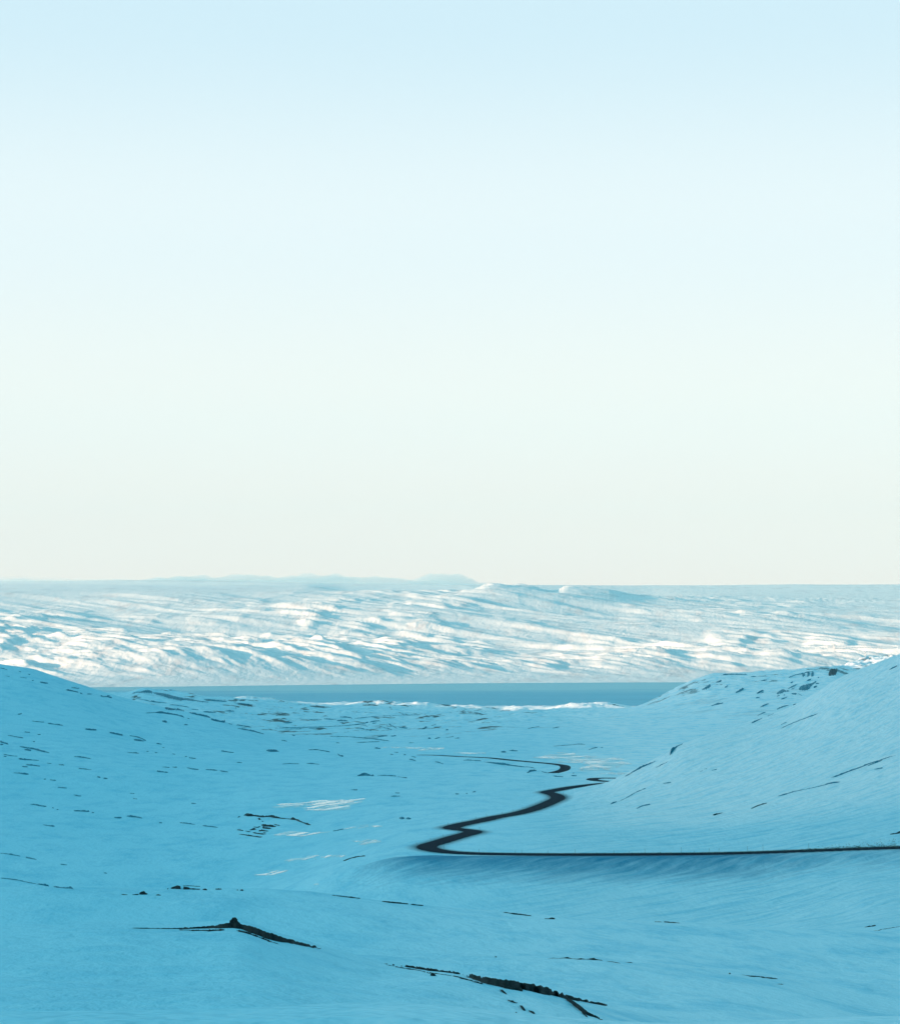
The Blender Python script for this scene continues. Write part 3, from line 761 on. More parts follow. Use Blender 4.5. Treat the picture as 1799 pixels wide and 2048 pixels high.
# --- mound in the valley floor
rock('black rim of rock running over the crater-like mound in the valley', D1, [[(518, 305, 10), (545, 298, 34), (600, 304, 30), (650, 308, 16), (700, 315, 22), (750, 320, 28), (800, 318, 16), (860, 316, 26), (900, 328, 16), (980, 342, 10), (1080, 350, 10), (1110, 345, 32), (1145, 355, 22), (1200, 380, 14), (1260, 403, 14), (1325, 422, 18)]], 'rocks of the mound in the valley')
rock('small stone hanging under the black rim of the valley mound', D1, [[(690, 343, 10), (710, 352, 24), (725, 358, 10)], [(735, 372, 8), (748, 378, 12), (760, 382, 6)]], 'rocks of the mound in the valley', 'boulder', 'boulder')
rock('tiny spur at the outer tip of the valley mound rim', D1, [[(448, 332, 8), (465, 325, 10), (480, 318, 6)]], 'rocks of the mound in the valley')
rock('dark striped rock face on the side of the valley mound', D1, [
 [(730, 420, 12), (770, 428, 30), (830, 430, 26), (880, 436, 20), (910, 442, 6)], [(880, 412, 5), (915, 420, 8), (955, 430, 10)], [(745, 452, 26), (800, 460, 18), (850, 464, 10)],
 [(640, 442, 5), (680, 452, 12), (720, 440, 12)], [(590, 484, 8), (640, 470, 22), (670, 474, 10)], [(700, 495, 10), (740, 485, 20), (780, 492, 12), (820, 495, 12)], [(750, 510, 8), (790, 512, 12)],
 [(630, 512, 10), (690, 522, 12), (750, 530, 14), (790, 526, 8)]], 'rocks of the mound in the valley')
rock('lower dark ledge under the striped face of the valley mound', D1, [[(460, 530, 3), (520, 537, 10), (590, 548, 12), (660, 558, 12), (720, 567, 14), (748, 562, 8)]], 'rocks of the mound in the valley')
rock('short thin ledge at the foot of the valley mound', D1, [[(440, 478, 6), (480, 482, 10), (520, 490, 8)], [(540, 492, 6), (580, 500, 10), (605, 506, 6)]], 'rocks of the mound in the valley')
rock('thin straight ledge leading towards the valley mound', C4, [[(15, 842, 4), (50, 847, 6), (100, 852, 3)]], G2)
rock('short slanting ledge between two frozen ponds', C4, [[(795, 876, 4), (830, 869, 5), (860, 862, 4)]], G2)
rock('slanting ledge at the foot of the spur below the hairpin', C4, [[(855, 1055, 5), (900, 1038, 6), (945, 1028, 6), (990, 1024, 4)]], G2)
rock('pair of small dark stones on the flat snow beside the road spur', C4, [[(1190, 798, 8), (1210, 799, 14), (1222, 800, 6)], [(1232, 800, 12), (1245, 800, 16), (1262, 803, 6)]], G2, 'boulder', 'boulder')
rock('row of scattered pebble-like stones above the long road curve', C4, [[(1525, 652, 5), (1540, 655, 8), (1550, 652, 4)], [(1590, 650, 7), (1600, 650, 4)], [(1628, 643, 4), (1640, 640, 6), (1650, 640, 4)]], G2)
rock('two-humped dark ledge standing alone in mid valley', C4, [[(940, 545, 5), (965, 538, 14), (985, 535, 20), (1010, 540, 10), (1040, 545, 12)]], G2)
rock('thin tail ledge beside the two-humped ledge in mid valley', C4, [[(1060, 542, 3), (1110, 542, 6), (1150, 544, 7), (1175, 547, 4)], [(1180, 549, 2), (1215, 554, 3), (1238, 558, 6)]], G2)
rock('pair of faint dashes below the tail ledge in mid valley', C4, [[(1165, 647, 5), (1195, 648, 5)], [(1140, 667, 4), (1170, 666, 6), (1197, 666, 3)]], G2)
rock('faint single dash left of the pair of dashes in mid valley', C4, [[(900, 627, 3), (925, 629, 7), (942, 629, 4)]], G2)
# --- hillside across the valley, top to bottom
def H(label, *st): rock(label, C3, list(st), G2)
H('longest ledge high on the crest of the far hillside', [(985, 291, 10), (1010, 292, 15), (1040, 294, 17), (1070, 298, 10), (1105, 308, 4)])
H('arched ledge directly under the crest ledge of the far hillside', [(870, 318, 4), (905, 316, 3), (930, 314, 5), (970, 314, 14), (1000, 320, 8), (1045, 326, 7), (1085, 336, 8), (1105, 346, 4)], [(1120, 350, 4), (1135, 354, 3)])
H('jagged crest ledge descending towards the coastal plain', [(1130, 315, 6), (1160, 321, 10), (1190, 328, 9), (1230, 336, 10), (1260, 346, 8)], [(1262, 356, 10), (1290, 362, 12), (1310, 366, 8), (1335, 370, 15), (1352, 372, 10)])
H('thin ledge at the low end of the descending crest', [(1365, 382, 5), (1400, 387, 4), (1440, 392, 5), (1480, 398, 5), (1500, 403, 3)])
H('darker low ledge ending the crest where the plain begins', [(1420, 410, 4), (1450, 414, 6), (1490, 420, 8), (1530, 430, 7), (1560, 439, 6), (1580, 444, 4)])
H('speckled pair of stones under the arched ledge', [(970, 367, 6), (985, 370, 14), (1000, 373, 8)], [(1100, 390, 3), (1112, 387, 7), (1125, 388, 4)])
H('dark double dash high on the hillside skyline', [(395, 180, 7), (430, 185, 9), (470, 195, 4)], [(478, 200, 6), (495, 204, 6)])
H('little ledge just above the dark double dash on the skyline', [(425, 166, 3), (450, 168, 6), (475, 171, 5)])
H('broken ledge at the skyline end of the far hillside', [(520, 204, 4), (550, 204, 4)], [(600, 216, 8), (620, 219, 6), (645, 220, 8), (670, 229, 11)], [(640, 212, 4), (660, 216, 4)])
H('short ledge near the top edge of the far hillside', [(238, 133, 4), (265, 137, 9), (288, 140, 4)])
H('faint thin ledge along the very top of the hillside', [(0, 48, 3), (20, 52, 4), (45, 60, 3)], [(110, 70, 3), (128, 73, 5)], [(168, 85, 3), (180, 90, 7)])
H('dotted faint ledge under the top of the hillside', [(30, 95, 2), (60, 100, 3)], [(120, 104, 3), (160, 109, 3)], [(190, 124, 5), (203, 125, 3)])
H('faint wide fleck high on the smooth part of the hillside', [(105, 326, 5), (120, 325, 6), (132, 321, 3)])
H('long dotted ledge across the upper hillside', [(190, 366, 4), (225, 370, 5), (265, 373, 4)], [(285, 380, 5), (305, 382, 9), (330, 386, 5), (355, 388, 8), (378, 394, 3)])
H('bold dark dash right of the long dotted ledge', [(508, 414, 7), (530, 416, 10), (555, 418, 10), (578, 420, 5)])
H('bold slanting ledge in the middle of the upper hillside', [(655, 435, 9), (675, 438, 11), (700, 444, 9), (735, 451, 8)])
H('layered ledge of two beds beside the bold slanting ledge', [(775, 454, 5), (805, 458, 5), (830, 464, 6), (855, 474, 6), (875, 486, 6)], [(800, 478, 8), (825, 480, 10), (862, 487, 6)])
H('small dash after the layered ledge of two beds', [(935, 501, 5), (950, 502, 8), (968, 506, 4)], [(970, 524, 3), (985, 526, 4)])
H('faint dashes left of the middle hillside', [(145, 432, 5), (165, 433, 8), (180, 434, 4)], [(222, 446, 4), (245, 448, 5)], [(195, 489, 5), (210, 491, 6)])
H('thin ledge near the picture edge on the upper hillside', [(45, 452, 4), (70, 455, 7), (100, 461, 5), (140, 468, 6)])
H('thick dark ledge cut by the picture edge', [(0, 490, 12), (25, 496, 8), (50, 505, 6)], [(0, 506, 10), (20, 508, 6)])
H('broad wedge ledge with a dark core low on the hillside', [(115, 518, 5), (160, 526, 6), (200, 532, 8), (240, 543, 9), (270, 550, 10), (298, 557, 5)], [(145, 536, 9), (165, 538, 14), (185, 544, 7)])
H('slim arched ledge alone in the middle of the hillside', [(442, 578, 4), (480, 581, 7), (515, 586, 7), (545, 593, 4)])
H('dark ledge with a faint tail below the layered beds', [(760, 554, 2), (795, 556, 5), (812, 557, 9), (832, 560, 3)], [(875, 547, 8), (890, 549, 4)], [(925, 556, 5), (942, 557, 3)])
H('dark slanting dash further along from the ledge with a tail', [(1105, 578, 7), (1120, 580, 4)], [(1130, 586, 6), (1150, 588, 8), (1172, 592, 5)], [(1030, 563, 4), (1048, 566, 4)])
H('level dark dash isolated below the crest ledges', [(1322, 545, 5), (1345, 548, 7), (1375, 553, 6), (1400, 555, 3)])
H('boldest level dash isolated on the lower plain side', [(1592, 542, 6), (1620, 544, 12), (1655, 545, 9), (1670, 548, 3)])
H('long ledge of many short pieces along the lower hillside', [(20, 566, 4), (60, 573, 5), (105, 577, 4)], [(110, 592, 7), (150, 596, 9), (190, 599, 5), (235, 602, 4)], [(280, 618, 5), (310, 621, 4)], [(350, 627, 7), (385, 630, 5)], [(470, 650, 6), (505, 653, 5), (550, 659, 3)])
H('short ledge at the edge below the long pieced ledge', [(20, 577, 6), (40, 580, 5)], [(155, 627, 5), (200, 631, 8), (240, 637, 6)], [(130, 637, 5), (150, 640, 8), (168, 641, 4)])
H('dark flat ledge close to the picture edge on the lower hillside', [(80, 676, 3), (115, 678, 6), (145, 682, 10), (172, 685, 8)])
H('two dots of rock on the lower hillside', [(580, 700, 7), (592, 702, 11), (602, 706, 5)], [(618, 710, 6), (632, 710, 7), (645, 713, 4)])
H('dark ledge with a pointed left end in the middle snow', [(938, 667, 9), (960, 669, 8), (985, 672, 7), (1005, 674, 4)])
H('long faint dashed ledge across the middle snow', [(970, 641, 3), (990, 642, 5), (1015, 645, 4)], [(1030, 642, 4), (1060, 643, 5)], [(1118, 645, 4), (1150, 653, 6), (1188, 657, 6)], [(1230, 656, 4), (1265, 658, 7), (1300, 662, 4)], [(1315, 665, 4), (1340, 668, 6), (1365, 672, 4)])
H('faint dashed ledge under the two dots of rock', [(260, 714, 4), (275, 716, 6)], [(298, 718, 5), (335, 722, 6)])
H('fainter dashes lower still on the hillside', [(345, 763, 4), (370, 765, 5), (400, 768, 5)], [(440, 808, 3), (465, 814, 8), (487, 816, 4)])
H('stacked pair of faint dashes on the open snow', [(775, 798, 4), (805, 801, 5)], [(795, 831, 5), (822, 833, 4)])
H('lone faint dash before the frozen pond', [(1142, 859, 4), (1158, 860, 7), (1172, 861, 4)])
H('dotted ledge beginning the lowest hillside line', [(180, 864, 3), (210, 866, 6), (240, 873, 9), (278, 878, 5)], [(312, 885, 7), (322, 888, 5)], [(338, 895, 4), (350, 897, 4)])
H('dark dashed ledge in the lowest hillside line', [(440, 903, 6), (470, 904, 8), (500, 905, 9), (535, 908, 6)], [(548, 914, 6), (565, 916, 5)])
H('dark ridge-backed ledge ending the lowest hillside line', [(755, 935, 3), (790, 937, 10), (820, 941, 6), (852, 948, 6)])
H('short dark bar before the ridge-backed ledge', [(682, 944, 5), (705, 945, 9), (730, 946, 5)])
H('dash of rock low on the hillside, under the dotted ledge', [(255, 987, 2), (295, 993, 6), (312, 995, 9), (328, 996, 4)])
H('thin drawn-out ledge pointing at the valley mound', [(950, 975, 6), (970, 977, 6)], [(1075, 975, 4), (1105, 977, 6), (1135, 981, 5), (1170, 986, 2)], [(1210, 992, 4), (1250, 997, 7), (1285, 1001, 5), (1305, 1003, 2)])
H('small flecks of rock on the snow left of the two-humped ledge', [(1415, 614, 4), (1435, 614, 5), (1450, 617, 3)], [(1690, 622, 2), (1740, 621, 4), (1790, 623, 3)])
# --- slope above the road
def K(label, *st): rock(label, C6, list(st), G4)
K('cliffy black step on the edge of the smooth slope', [(418, 690, 8), (425, 668, 26), (435, 655, 22), (445, 648, 10), (465, 635, 5), (495, 623, 4)])
K('dark crest ledge along the edge of the smooth slope', [(145, 820, 4), (185, 797, 6), (215, 780, 8), (250, 760, 12), (285, 745, 9), (310, 735, 5), (335, 727, 3)])
K('thin slanting line of rock under the dark crest ledge', [(330, 768, 2), (360, 752, 4), (385, 739, 4), (408, 730, 2)])
K('three small flecks in the upper smooth slope', [(595, 790, 3), (615, 785, 3)], [(620, 775, 2), (640, 773, 3)], [(665, 783, 3), (680, 780, 4), (698, 777, 6)])
K('pointed fleck near the foot of the slope edge', [(60, 985, 4), (78, 976, 6), (100, 970, 3)])
K('faint curved line above the pointed fleck', [(105, 972, 2), (160, 945, 3), (210, 915, 4), (275, 888, 3)], [(375, 862, 3), (400, 858, 6), (425, 854, 3)])
K('small wedge of rock between the pointed fleck and the lone arrowhead', [(215, 1013, 3), (240, 1000, 5), (262, 992, 6), (300, 986, 4)])
K('lone arrowhead of rock in the middle of the smooth slope', [(675, 1051, 8), (692, 1046, 7), (712, 1041, 4), (735, 1036, 2)])
K('longest dark diagonal ledge on the smooth slope', [(1380, 825, 3), (1405, 820, 8), (1450, 803, 7), (1510, 780, 6), (1560, 763, 7), (1600, 745, 6), (1660, 727, 5), (1720, 705, 4), (1770, 692, 2)], [(1600, 756, 4), (1640, 740, 5), (1690, 722, 4)])
K('short ledge tucked under the longest diagonal ledge', [(1640, 776, 3), (1665, 772, 7), (1692, 769, 4)])
K('thinner diagonal ledge below the longest one', [(1060, 938, 6), (1110, 925, 6), (1160, 909, 4), (1230, 895, 3), (1290, 883, 3), (1340, 870, 5), (1385, 858, 8), (1440, 850, 5)])
K('faint broad smear of stones left of the thinner diagonal ledge', [(900, 1014, 4), (940, 995, 5), (975, 984, 5), (1000, 978, 3)])
K('short ledge near the top of the smooth slope', [(1730, 180, 3), (1752, 168, 6), (1780, 155, 4)])
K('dark sliver cut by the picture edge just above the road', [(1735, 1166, 3), (1765, 1162, 7), (1799, 1154, 12)])
K('dashed slanting ledge below the fan of rocks on the shoulder', [(1080, 532, 3), (1130, 508, 4), (1180, 488, 4), (1225, 470, 5), (1265, 456, 6), (1305, 441, 3)])
K('short faint dash beside the dashed slanting ledge', [(1080, 509, 3), (1100, 500, 4), (1118, 493, 2)])
K('lowest sliver of the shoulder rocks, lying in smooth snow', [(905, 499, 6), (925, 489, 7), (945, 481, 4), (970, 468, 2)])
K('thin dash above the lowest sliver of the shoulder rocks', [(940, 455, 3), (965, 442, 4), (990, 433, 3)], [(1000, 458, 3), (1040, 441, 2)])
# --- shoulder above the fjord
def J(label, *st): rock(label, E2, list(st), G3)
rock('brown sunlit crag at the top of the shoulder', E2, [[(1400, 360, 50), (1425, 320, 110), (1455, 300, 150), (1500, 305, 150), (1540, 290, 110), (1560, 250, 30)]], G3, m=M_crag)
J('three-toothed cliff just under the shoulder crest', [(925, 360, 70), (960, 360, 50), (985, 365, 55)], [(1015, 370, 60), (1040, 345, 90), (1065, 340, 60)], [(1085, 365, 60), (1110, 345, 90), (1135, 340, 60)])
J('thin dark lip of rock along the shoulder crest', [(680, 412, 16), (730, 388, 12), (790, 365, 14), (850, 350, 10), (920, 338, 18), (980, 318, 14), (1050, 302, 12), (1130, 298, 6)])
J('largest dark rock face on the shoulder, shaped like a wing', [(865, 630, 26), (900, 600, 80), (950, 590, 120), (1000, 585, 120), (1050, 570, 110), (1080, 545, 50), (1130, 515, 30), (1185, 475, 14)])
J('dark blob of rock under the tip of the wing-shaped face', [(1135, 592, 30), (1160, 578, 34), (1190, 562, 20)])
J('small stones right of the wing-shaped face', [(1170, 515, 12), (1200, 512, 22), (1235, 515, 14)], [(1210, 410, 24), (1232, 404, 16)])
J('layered grey beds left of the wing-shaped face', [(665, 612, 10), (710, 588, 16), (760, 565, 22), (840, 528, 10)], [(735, 622, 22), (770, 605, 20), (800, 590, 12)])
J('beaked dark rock at the lower end of the shoulder rocks', [(465, 705, 18), (510, 680, 44), (560, 660, 70), (600, 645, 40), (640, 655, 16), (680, 650, 26), (700, 658, 12)])
J('dark keel-shaped rock below the layered grey beds', [(735, 692, 12), (775, 700, 28), (810, 708, 34), (830, 695, 12)], [(850, 692, 8), (890, 710, 10), (930, 735, 6)])
J('fan of small broken stones under the beaked dark rock', [(465, 745, 12), (500, 735, 14), (530, 728, 8)], [(590, 725, 20), (625, 718, 16)], [(480, 778, 8), (520, 772, 10)], [(540, 798, 14), (590, 785, 16), (640, 765, 12), (660, 750, 8)])
J('oval patch of rock between the crest cliff and the beds', [(715, 510, 20), (740, 498, 32), (765, 485, 16)])
J('small broken patch hanging under the three-toothed cliff', [(1005, 468, 8), (1040, 458, 24), (1085, 432, 14)])
J('swept-back rock wisp on the flank of the shoulder', [(110, 695, 10), (160, 660, 20), (210, 635, 20), (235, 638, 8)], [(180, 690, 8), (240, 665, 12)])
J('short dark bar under the swept-back rock wisp', [(95, 775, 12), (130, 768, 20), (170, 760, 10)])
J('long thin dash low on the flank of the shoulder', [(170, 940, 10), (230, 915, 24), (280, 888, 16), (335, 875, 10)])
J('longer drawn ledge at the base of the shoulder', [(470, 980, 10), (520, 955, 18), (580, 930, 16), (640, 912, 14), (690, 900, 6)])
J('short ledge beside the drawn ledge at the shoulder base', [(730, 920, 8), (770, 895, 16), (820, 873, 12), (855, 865, 6)])
J('small dark smear below the flat shoulder top', [(185, 468, 14), (225, 462, 24), (260, 452, 14), (300, 448, 6)])
J('thin bar along the flat shoulder top', [(0, 398, 10), (60, 388, 12), (120, 392, 10), (200, 385, 8), (280, 378, 6)])
rock('dark strip of rock along the flat start of the shoulder crest', D5, [[(790, 196, 5), (830, 191, 7), (880, 190, 6), (950, 191, 5)]], G3)
rock('compact dark patch on the steep nose of the shoulder', D5, [[(700, 278, 8), (720, 268, 18), (742, 256, 20), (748, 252, 8)]], G3)
rock('small dark dash above the nose patch of the shoulder', D5, [[(778, 236, 4), (793, 230, 9), (808, 224, 5)]], G3)
rock('thin slash of rock in the middle of the shoulder flank', D5, [[(885, 294, 6), (905, 283, 12), (925, 272, 9), (932, 268, 4)]], G3)
rock('tiny wedge between the nose patch and the flank slash', D5, [[(825, 264, 5), (836, 258, 10), (843, 252, 5)]], G3)
rock('pale wisp of stones below the flank slash of the shoulder', D5, [[(1005, 298, 4), (1025, 286, 9), (1040, 278, 5)]], G3)
rock('low thin ledge at the foot of the shoulder nose', D5, [[(750, 365, 4), (785, 355, 8), (818, 350, 5)]], G3)
# --- coastal plain
def E(label, crop, *st): rock(label, crop, list(st), G5)
E('dark cap of rock on the knoll above the fjord shore', E3, [(385, 108, 10), (410, 98, 12), (440, 90, 8), (480, 92, 12), (530, 82, 26), (580, 80, 30), (630, 92, 22)], [(630, 96, 16), (690, 108, 26), (760, 122, 36), (830, 140, 44), (900, 158, 44), (960, 172, 34), (1030, 172, 26), (1100, 184, 22), (1180, 198, 12), (1300, 212, 8)])
E('narrow shoreline ledge beside the first lit snow patch', E3, [(1240, 176, 8), (1300, 176, 14), (1360, 186, 18), (1440, 194, 14), (1520, 202, 8)], [(1600, 215, 6), (1700, 226, 12), (1790, 236, 10)])
E('long thin ledge under the knoll by the shore', E3, [(430, 165, 6), (520, 178, 8), (620, 198, 14), (700, 208, 10), (800, 216, 6)])
E('parallel ledge behind the jagged crest ledge', E3, [(830, 236, 6), (900, 240, 10), (1000, 256, 8), (1070, 268, 6)], [(1090, 290, 8), (1180, 300, 8)], [(1230, 322, 10), (1300, 325, 14), (1390, 334, 8)])
E('lens-shaped dark spot on the coastal plain', E3, [(1490, 310, 6), (1550, 312, 14), (1610, 316, 6)])
E('long straight dark bank crossing the coastal plain', E4, [(0, 300, 9), (60, 296, 6), (180, 292, 5), (320, 290, 5), (450, 285, 5), (600, 278, 5), (720, 268, 7), (800, 255, 7), (850, 243, 9), (900, 234, 10), (940, 232, 8), (955, 240, 6)])
E('shorter bank parallel to and below the long straight bank', E4, [(80, 308, 5), (150, 306, 6), (240, 306, 5)], [(300, 302, 4), (380, 299, 4), (440, 300, 4)])
E('curved dark bank below the end of the long straight bank', E4, [(480, 371, 4), (560, 374, 5), (660, 376, 5), (760, 384, 7), (860, 392, 7), (940, 402, 8), (1010, 412, 7), (1030, 413, 4)])
E('thin bank meeting the curved dark bank from below', E4, [(728, 430, 5), (780, 426, 7), (860, 422, 5), (940, 418, 5)])
E('fan of dark ribs spreading from the tip of the long bank', E4, [(940, 282, 4), (990, 294, 8), (1050, 314, 5)], [(1000, 255, 6), (1040, 272, 10), (1095, 300, 5)], [(870, 258, 6), (920, 252, 6)], [(1110, 292, 6), (1150, 296, 10), (1190, 298, 5)])
E('arched rib of rock inside the bend of the long bank', E4, [(720, 302, 5), (770, 300, 7), (820, 310, 7), (868, 324, 5)], [(780, 268, 6), (830, 283, 4)])
E('serrated short ledge next to the arched rib', E4, [(915, 377, 5), (960, 370, 8), (1010, 368, 6)], [(1035, 370, 6), (1060, 370, 8), (1085, 364, 5)])
E('dark oval spot of rock nearest the long straight bank', E4, [(70, 250, 6), (115, 250, 14), (155, 250, 6)])
E('dark oval pair right of the spot near the long bank', E4, [(552, 230, 8), (600, 230, 14), (655, 234, 8)], [(580, 248, 5), (615, 249, 5)], [(435, 214, 5), (490, 218, 12), (550, 222, 5)], [(290, 224, 4), (380, 224, 7), (420, 224, 3)])
E('dark arch ledge behind the oval pair', E4, [(580, 200, 6), (630, 198, 9), (670, 204, 9), (695, 212, 5)])
E('thin drift-covered dyke leading to the lit shore patches', E4, [(710, 212, 6), (770, 206, 5), (860, 196, 5), (960, 190, 4), (1100, 184, 3), (1250, 180, 5), (1300, 176, 5)])
E('leaning arrow of rock on the flat plain', E4, [(1308, 308, 6), (1340, 298, 12), (1362, 288, 10)], [(1400, 278, 4), (1445, 262, 5)])
E('small isolated pyramid of rock on the flat plain', E4, [(1528, 317, 8), (1542, 311, 20), (1554, 317, 8)])
E('knobbed low ledge in front of the small pyramid', E4, [(1370, 393, 6), (1382, 388, 14), (1398, 392, 5)], [(1430, 395, 4), (1460, 387, 9), (1480, 382, 4)], [(1530, 384, 4), (1570, 378, 5), (1600, 373, 8)])
E('faint bar under the knobbed low ledge', E4, [(1195, 430, 4), (1220, 430, 6), (1245, 430, 4)], [(1610, 391, 3), (1640, 388, 6), (1660, 386, 3)])
E('black wriggling ledges alongside the distant stretch of road', E5, [(115, 543, 6), (150, 540, 9), (200, 543, 5), (280, 548, 8)], [(300, 556, 5), (370, 564, 10), (430, 572, 16), (500, 580, 14), (560, 590, 10), (640, 600, 7), (720, 604, 6), (770, 618, 4)])
E('arched ledge below the end of the wriggling ledges', D2, [(980, 238, 4), (1000, 226, 12), (1025, 218, 12), (1050, 222, 6)], [(1085, 229, 5), (1125, 235, 4)])
E('pair of short bars between two stretches of the road', D2, [(1170, 260, 6), (1200, 263, 7), (1242, 266, 6)], [(1298, 257, 6), (1340, 259, 6)], [(1306, 240, 6), (1322, 239, 6)])
E('pair of dark dots with a small arch behind the distant road', E5, [(455, 467, 10), (478, 467, 12), (502, 468, 8)], [(525, 457, 5), (560, 454, 10), (608, 459, 5)])
E('thin line of ledges on the open slope above the pale ice', E5, [(920, 416, 4), (1030, 408, 5), (1100, 402, 3), (1150, 396, 7), (1215, 400, 4)])
E('faint curved ledge right of the thin line above the ice', E5, [(1240, 450, 4), (1275, 434, 7), (1320, 426, 6)], [(1345, 426, 5), (1372, 427, 5)])
E('faint pair of slanting scratches above the thin line of ledges', E5, [(695, 258, 4), (750, 246, 5), (800, 239, 4)], [(918, 256, 4), (950, 247, 7), (980, 243, 4)])
E('spotted ledge on the crest just above the road end', E4, [(890, 478, 8), (920, 478, 12), (948, 484, 6)], [(1030, 533, 6), (1045, 534, 8), (1060, 536, 4)], [(1065, 514, 5), (1105, 518, 8)], [(1150, 535, 6), (1175, 540, 7)], [(1220, 552, 5), (1265, 562, 6)])
E('two slanting dashes below the spotted ledge', E4, [(1200, 577, 6), (1235, 583, 10), (1265, 595, 5)], [(1432, 600, 6), (1470, 606, 9), (1510, 622, 5)])
E('arched ledge low on the plain side of the far hillside', E4, [(298, 494, 6), (330, 492, 9), (380, 492, 6), (440, 503, 8), (495, 514, 5)], [(558, 530, 6), (580, 545, 10), (612, 553, 12)])
E('flat arched ledge nearest the lower hillside', E4, [(60, 622, 3), (130, 616, 6), (220, 620, 4)], [(280, 616, 4), (340, 617, 8), (400, 624, 4)])
E('small dashes on the crest above the low arched ledge', E4, [(55, 408, 6), (80, 411, 11), (108, 418, 6)], [(148, 360, 6), (165, 364, 8), (182, 368, 4)], [(545, 430, 5), (563, 431, 8), (580, 433, 4)])

# --- cairn on the crest of the near dome
def cairn():
    rs = np.random.RandomState(5)
    X0, Y0 = hit(468, 1856); Y0 = Y0; X0 = (468 - CX) / F * Y0
    zb = float(ter(X0, Y0))
    sc = Y0 / F
    V = []; Fc = []
    def stone(cx, cy, cz, r, f=.75):
        b = len(V); n = 6
        tilt = rs.rand() * 3
        for k, (h, q) in enumerate([(-1, .55), (-.35, 1.), (.35, .95), (1, .5)]):
            for a in range(n):
                an = a / n * 2 * math.pi + tilt + .3 * k
                rr = r * q * 1.15 * (1 + .3 * (rs.rand() - .5))
                V.append((cx + math.cos(an) * rr, cy + math.sin(an) * rr, cz + h * r * f * (1 + .25 * (rs.rand() - .5))))
        for k in range(3):
            for a in range(n):
                Fc.append((b + k * n + a, b + k * n + (a + 1) % n, b + (k + 1) * n + (a + 1) % n, b + (k + 1) * n + a))
        Fc.append(tuple(b + a for a in range(n))[::-1]); Fc.append(tuple(b + 3 * n + a for a in range(n)))
    # outline: half width against height in picture pixels
    for hpx, wpx in [(0, 27), (3, 22), (6, 17), (9, 13.5), (12, 10.5), (14.5, 8), (17, 6), (19.5, 3.6)]:
        n = max(3, int(wpx * 2.2))
        for i in range(n):
            a = rs.rand() * 2 * math.pi; q = math.sqrt(rs.rand()) * .85
            stone(math.cos(a) * q * wpx * sc, math.sin(a) * q * wpx * sc * .8, (hpx - 1) * sc, (1.9 + 1.3 * rs.rand()) * sc)
    o = link('cairn', list_mesh('cairn', V, Fc), M_rock); o.location = (X0, Y0, zb)
    tag(o, 'small pointed cairn of piled dark stones on the near snow dome', 'cairn')
cairn()

# ------------------------------------------------------------------ frozen ponds
def pond(label, crop, poly):
    P = [px(crop, x, y) for x, y in poly]
    us = [p[0] for p in P]; vs = [p[1] for p in P]
    nu = max(6, int((max(us) - min(us)) / 1.6)); nv = max(6, int((max(vs) - min(vs)) / .55))
    U = np.linspace(min(us), max(us), nu); V = np.linspace(min(vs), max(vs), nv)
    def inside(x, y):
        c = False; j = len(P) - 1
        for i in range(len(P)):
            if (P[i][1] > y) != (P[j][1] > y) and x < (P[j][0] - P[i][0]) * (y - P[i][1]) / (P[j][1] - P[i][1]) + P[i][0]: c = not c
            j = i
        return c
    Q = np.zeros((nv, nu, 3))
    for i in range(nv):
        for j in range(nu):
            X, Y = hit(U[j], V[i]); Q[i, j, :2] = (X, Y)
    Q[..., 2] = ter(Q[..., 0], Q[..., 1]) + .09
    jx = noise(Q[..., 0] / 18, Q[..., 1] / 30, 91) * 3.5
    jy = noise(Q[..., 0] / 14, Q[..., 1] / 26, 92) * 1.3
    st = fbm((Q[..., 0] + .2 * Q[..., 1]) / 16, Q[..., 1] / 9, 3, 93)
    mk = np.zeros((nv - 1, nu - 1), bool)
    for i in range(nv - 1):
        for j in range(nu - 1):
            mk[i, j] = inside((U[j] + U[j + 1]) / 2 + jx[i, j], (V[i] + V[i + 1]) / 2 + jy[i, j]) and st[i, j] > -.16
    if not mk.any(): return
    me = grid_mesh('frozen_pond', Q, mask=mk)
    tag(link('frozen_pond', me, M_ice), label, 'frozen pond', 'pale frozen ponds on the valley floor')
pond('largest frozen pond, a long pale blade of streaked ice above the valley mound', C4, [(366, 730), (480, 713), (600, 700), (720, 690), (900, 686), (998, 680), (960, 705), (900, 718), (900, 745), (800, 752), (620, 750), (640, 738), (500, 737)])
pond('pale thin pond of ice reaching right from the foot of the valley mound', C4, [(425, 893), (530, 876), (640, 885), (785, 876), (770, 884), (700, 890), (600, 907), (450, 900)])
pond('short pale pond just beyond the slanting ledge', C4, [(858, 863), (900, 852), (1000, 835), (1008, 848), (950, 858), (880, 864)])
pond('faint stub of ice right of the short pale pond', C4, [(1018, 845), (1050, 840), (1085, 845), (1090, 853), (1040, 854)])
pond('ragged pale pond below the short pond and stub', C4, [(880, 930), (960, 935), (1000, 926), (1092, 934), (1080, 944), (1020, 950), (1000, 957), (945, 957), (960, 945)])
pond('pale pond drawn out like an arrow low in the valley', C4, [(500, 1052), (560, 1040), (640, 1032), (640, 1024), (760, 1018), (880, 1022), (840, 1032), (700, 1034), (695, 1048), (600, 1046), (540, 1058)])
pond('lowest pale pond of torn ice near the near snow rise', C4, [(320, 1140), (370, 1132), (420, 1122), (400, 1110), (440, 1106), (525, 1104), (530, 1112), (470, 1128), (440, 1140)])
pond('tiny pale fleck of ice below the lowest torn pond', C4, [(675, 1190), (708, 1187), (706, 1197), (680, 1197)])
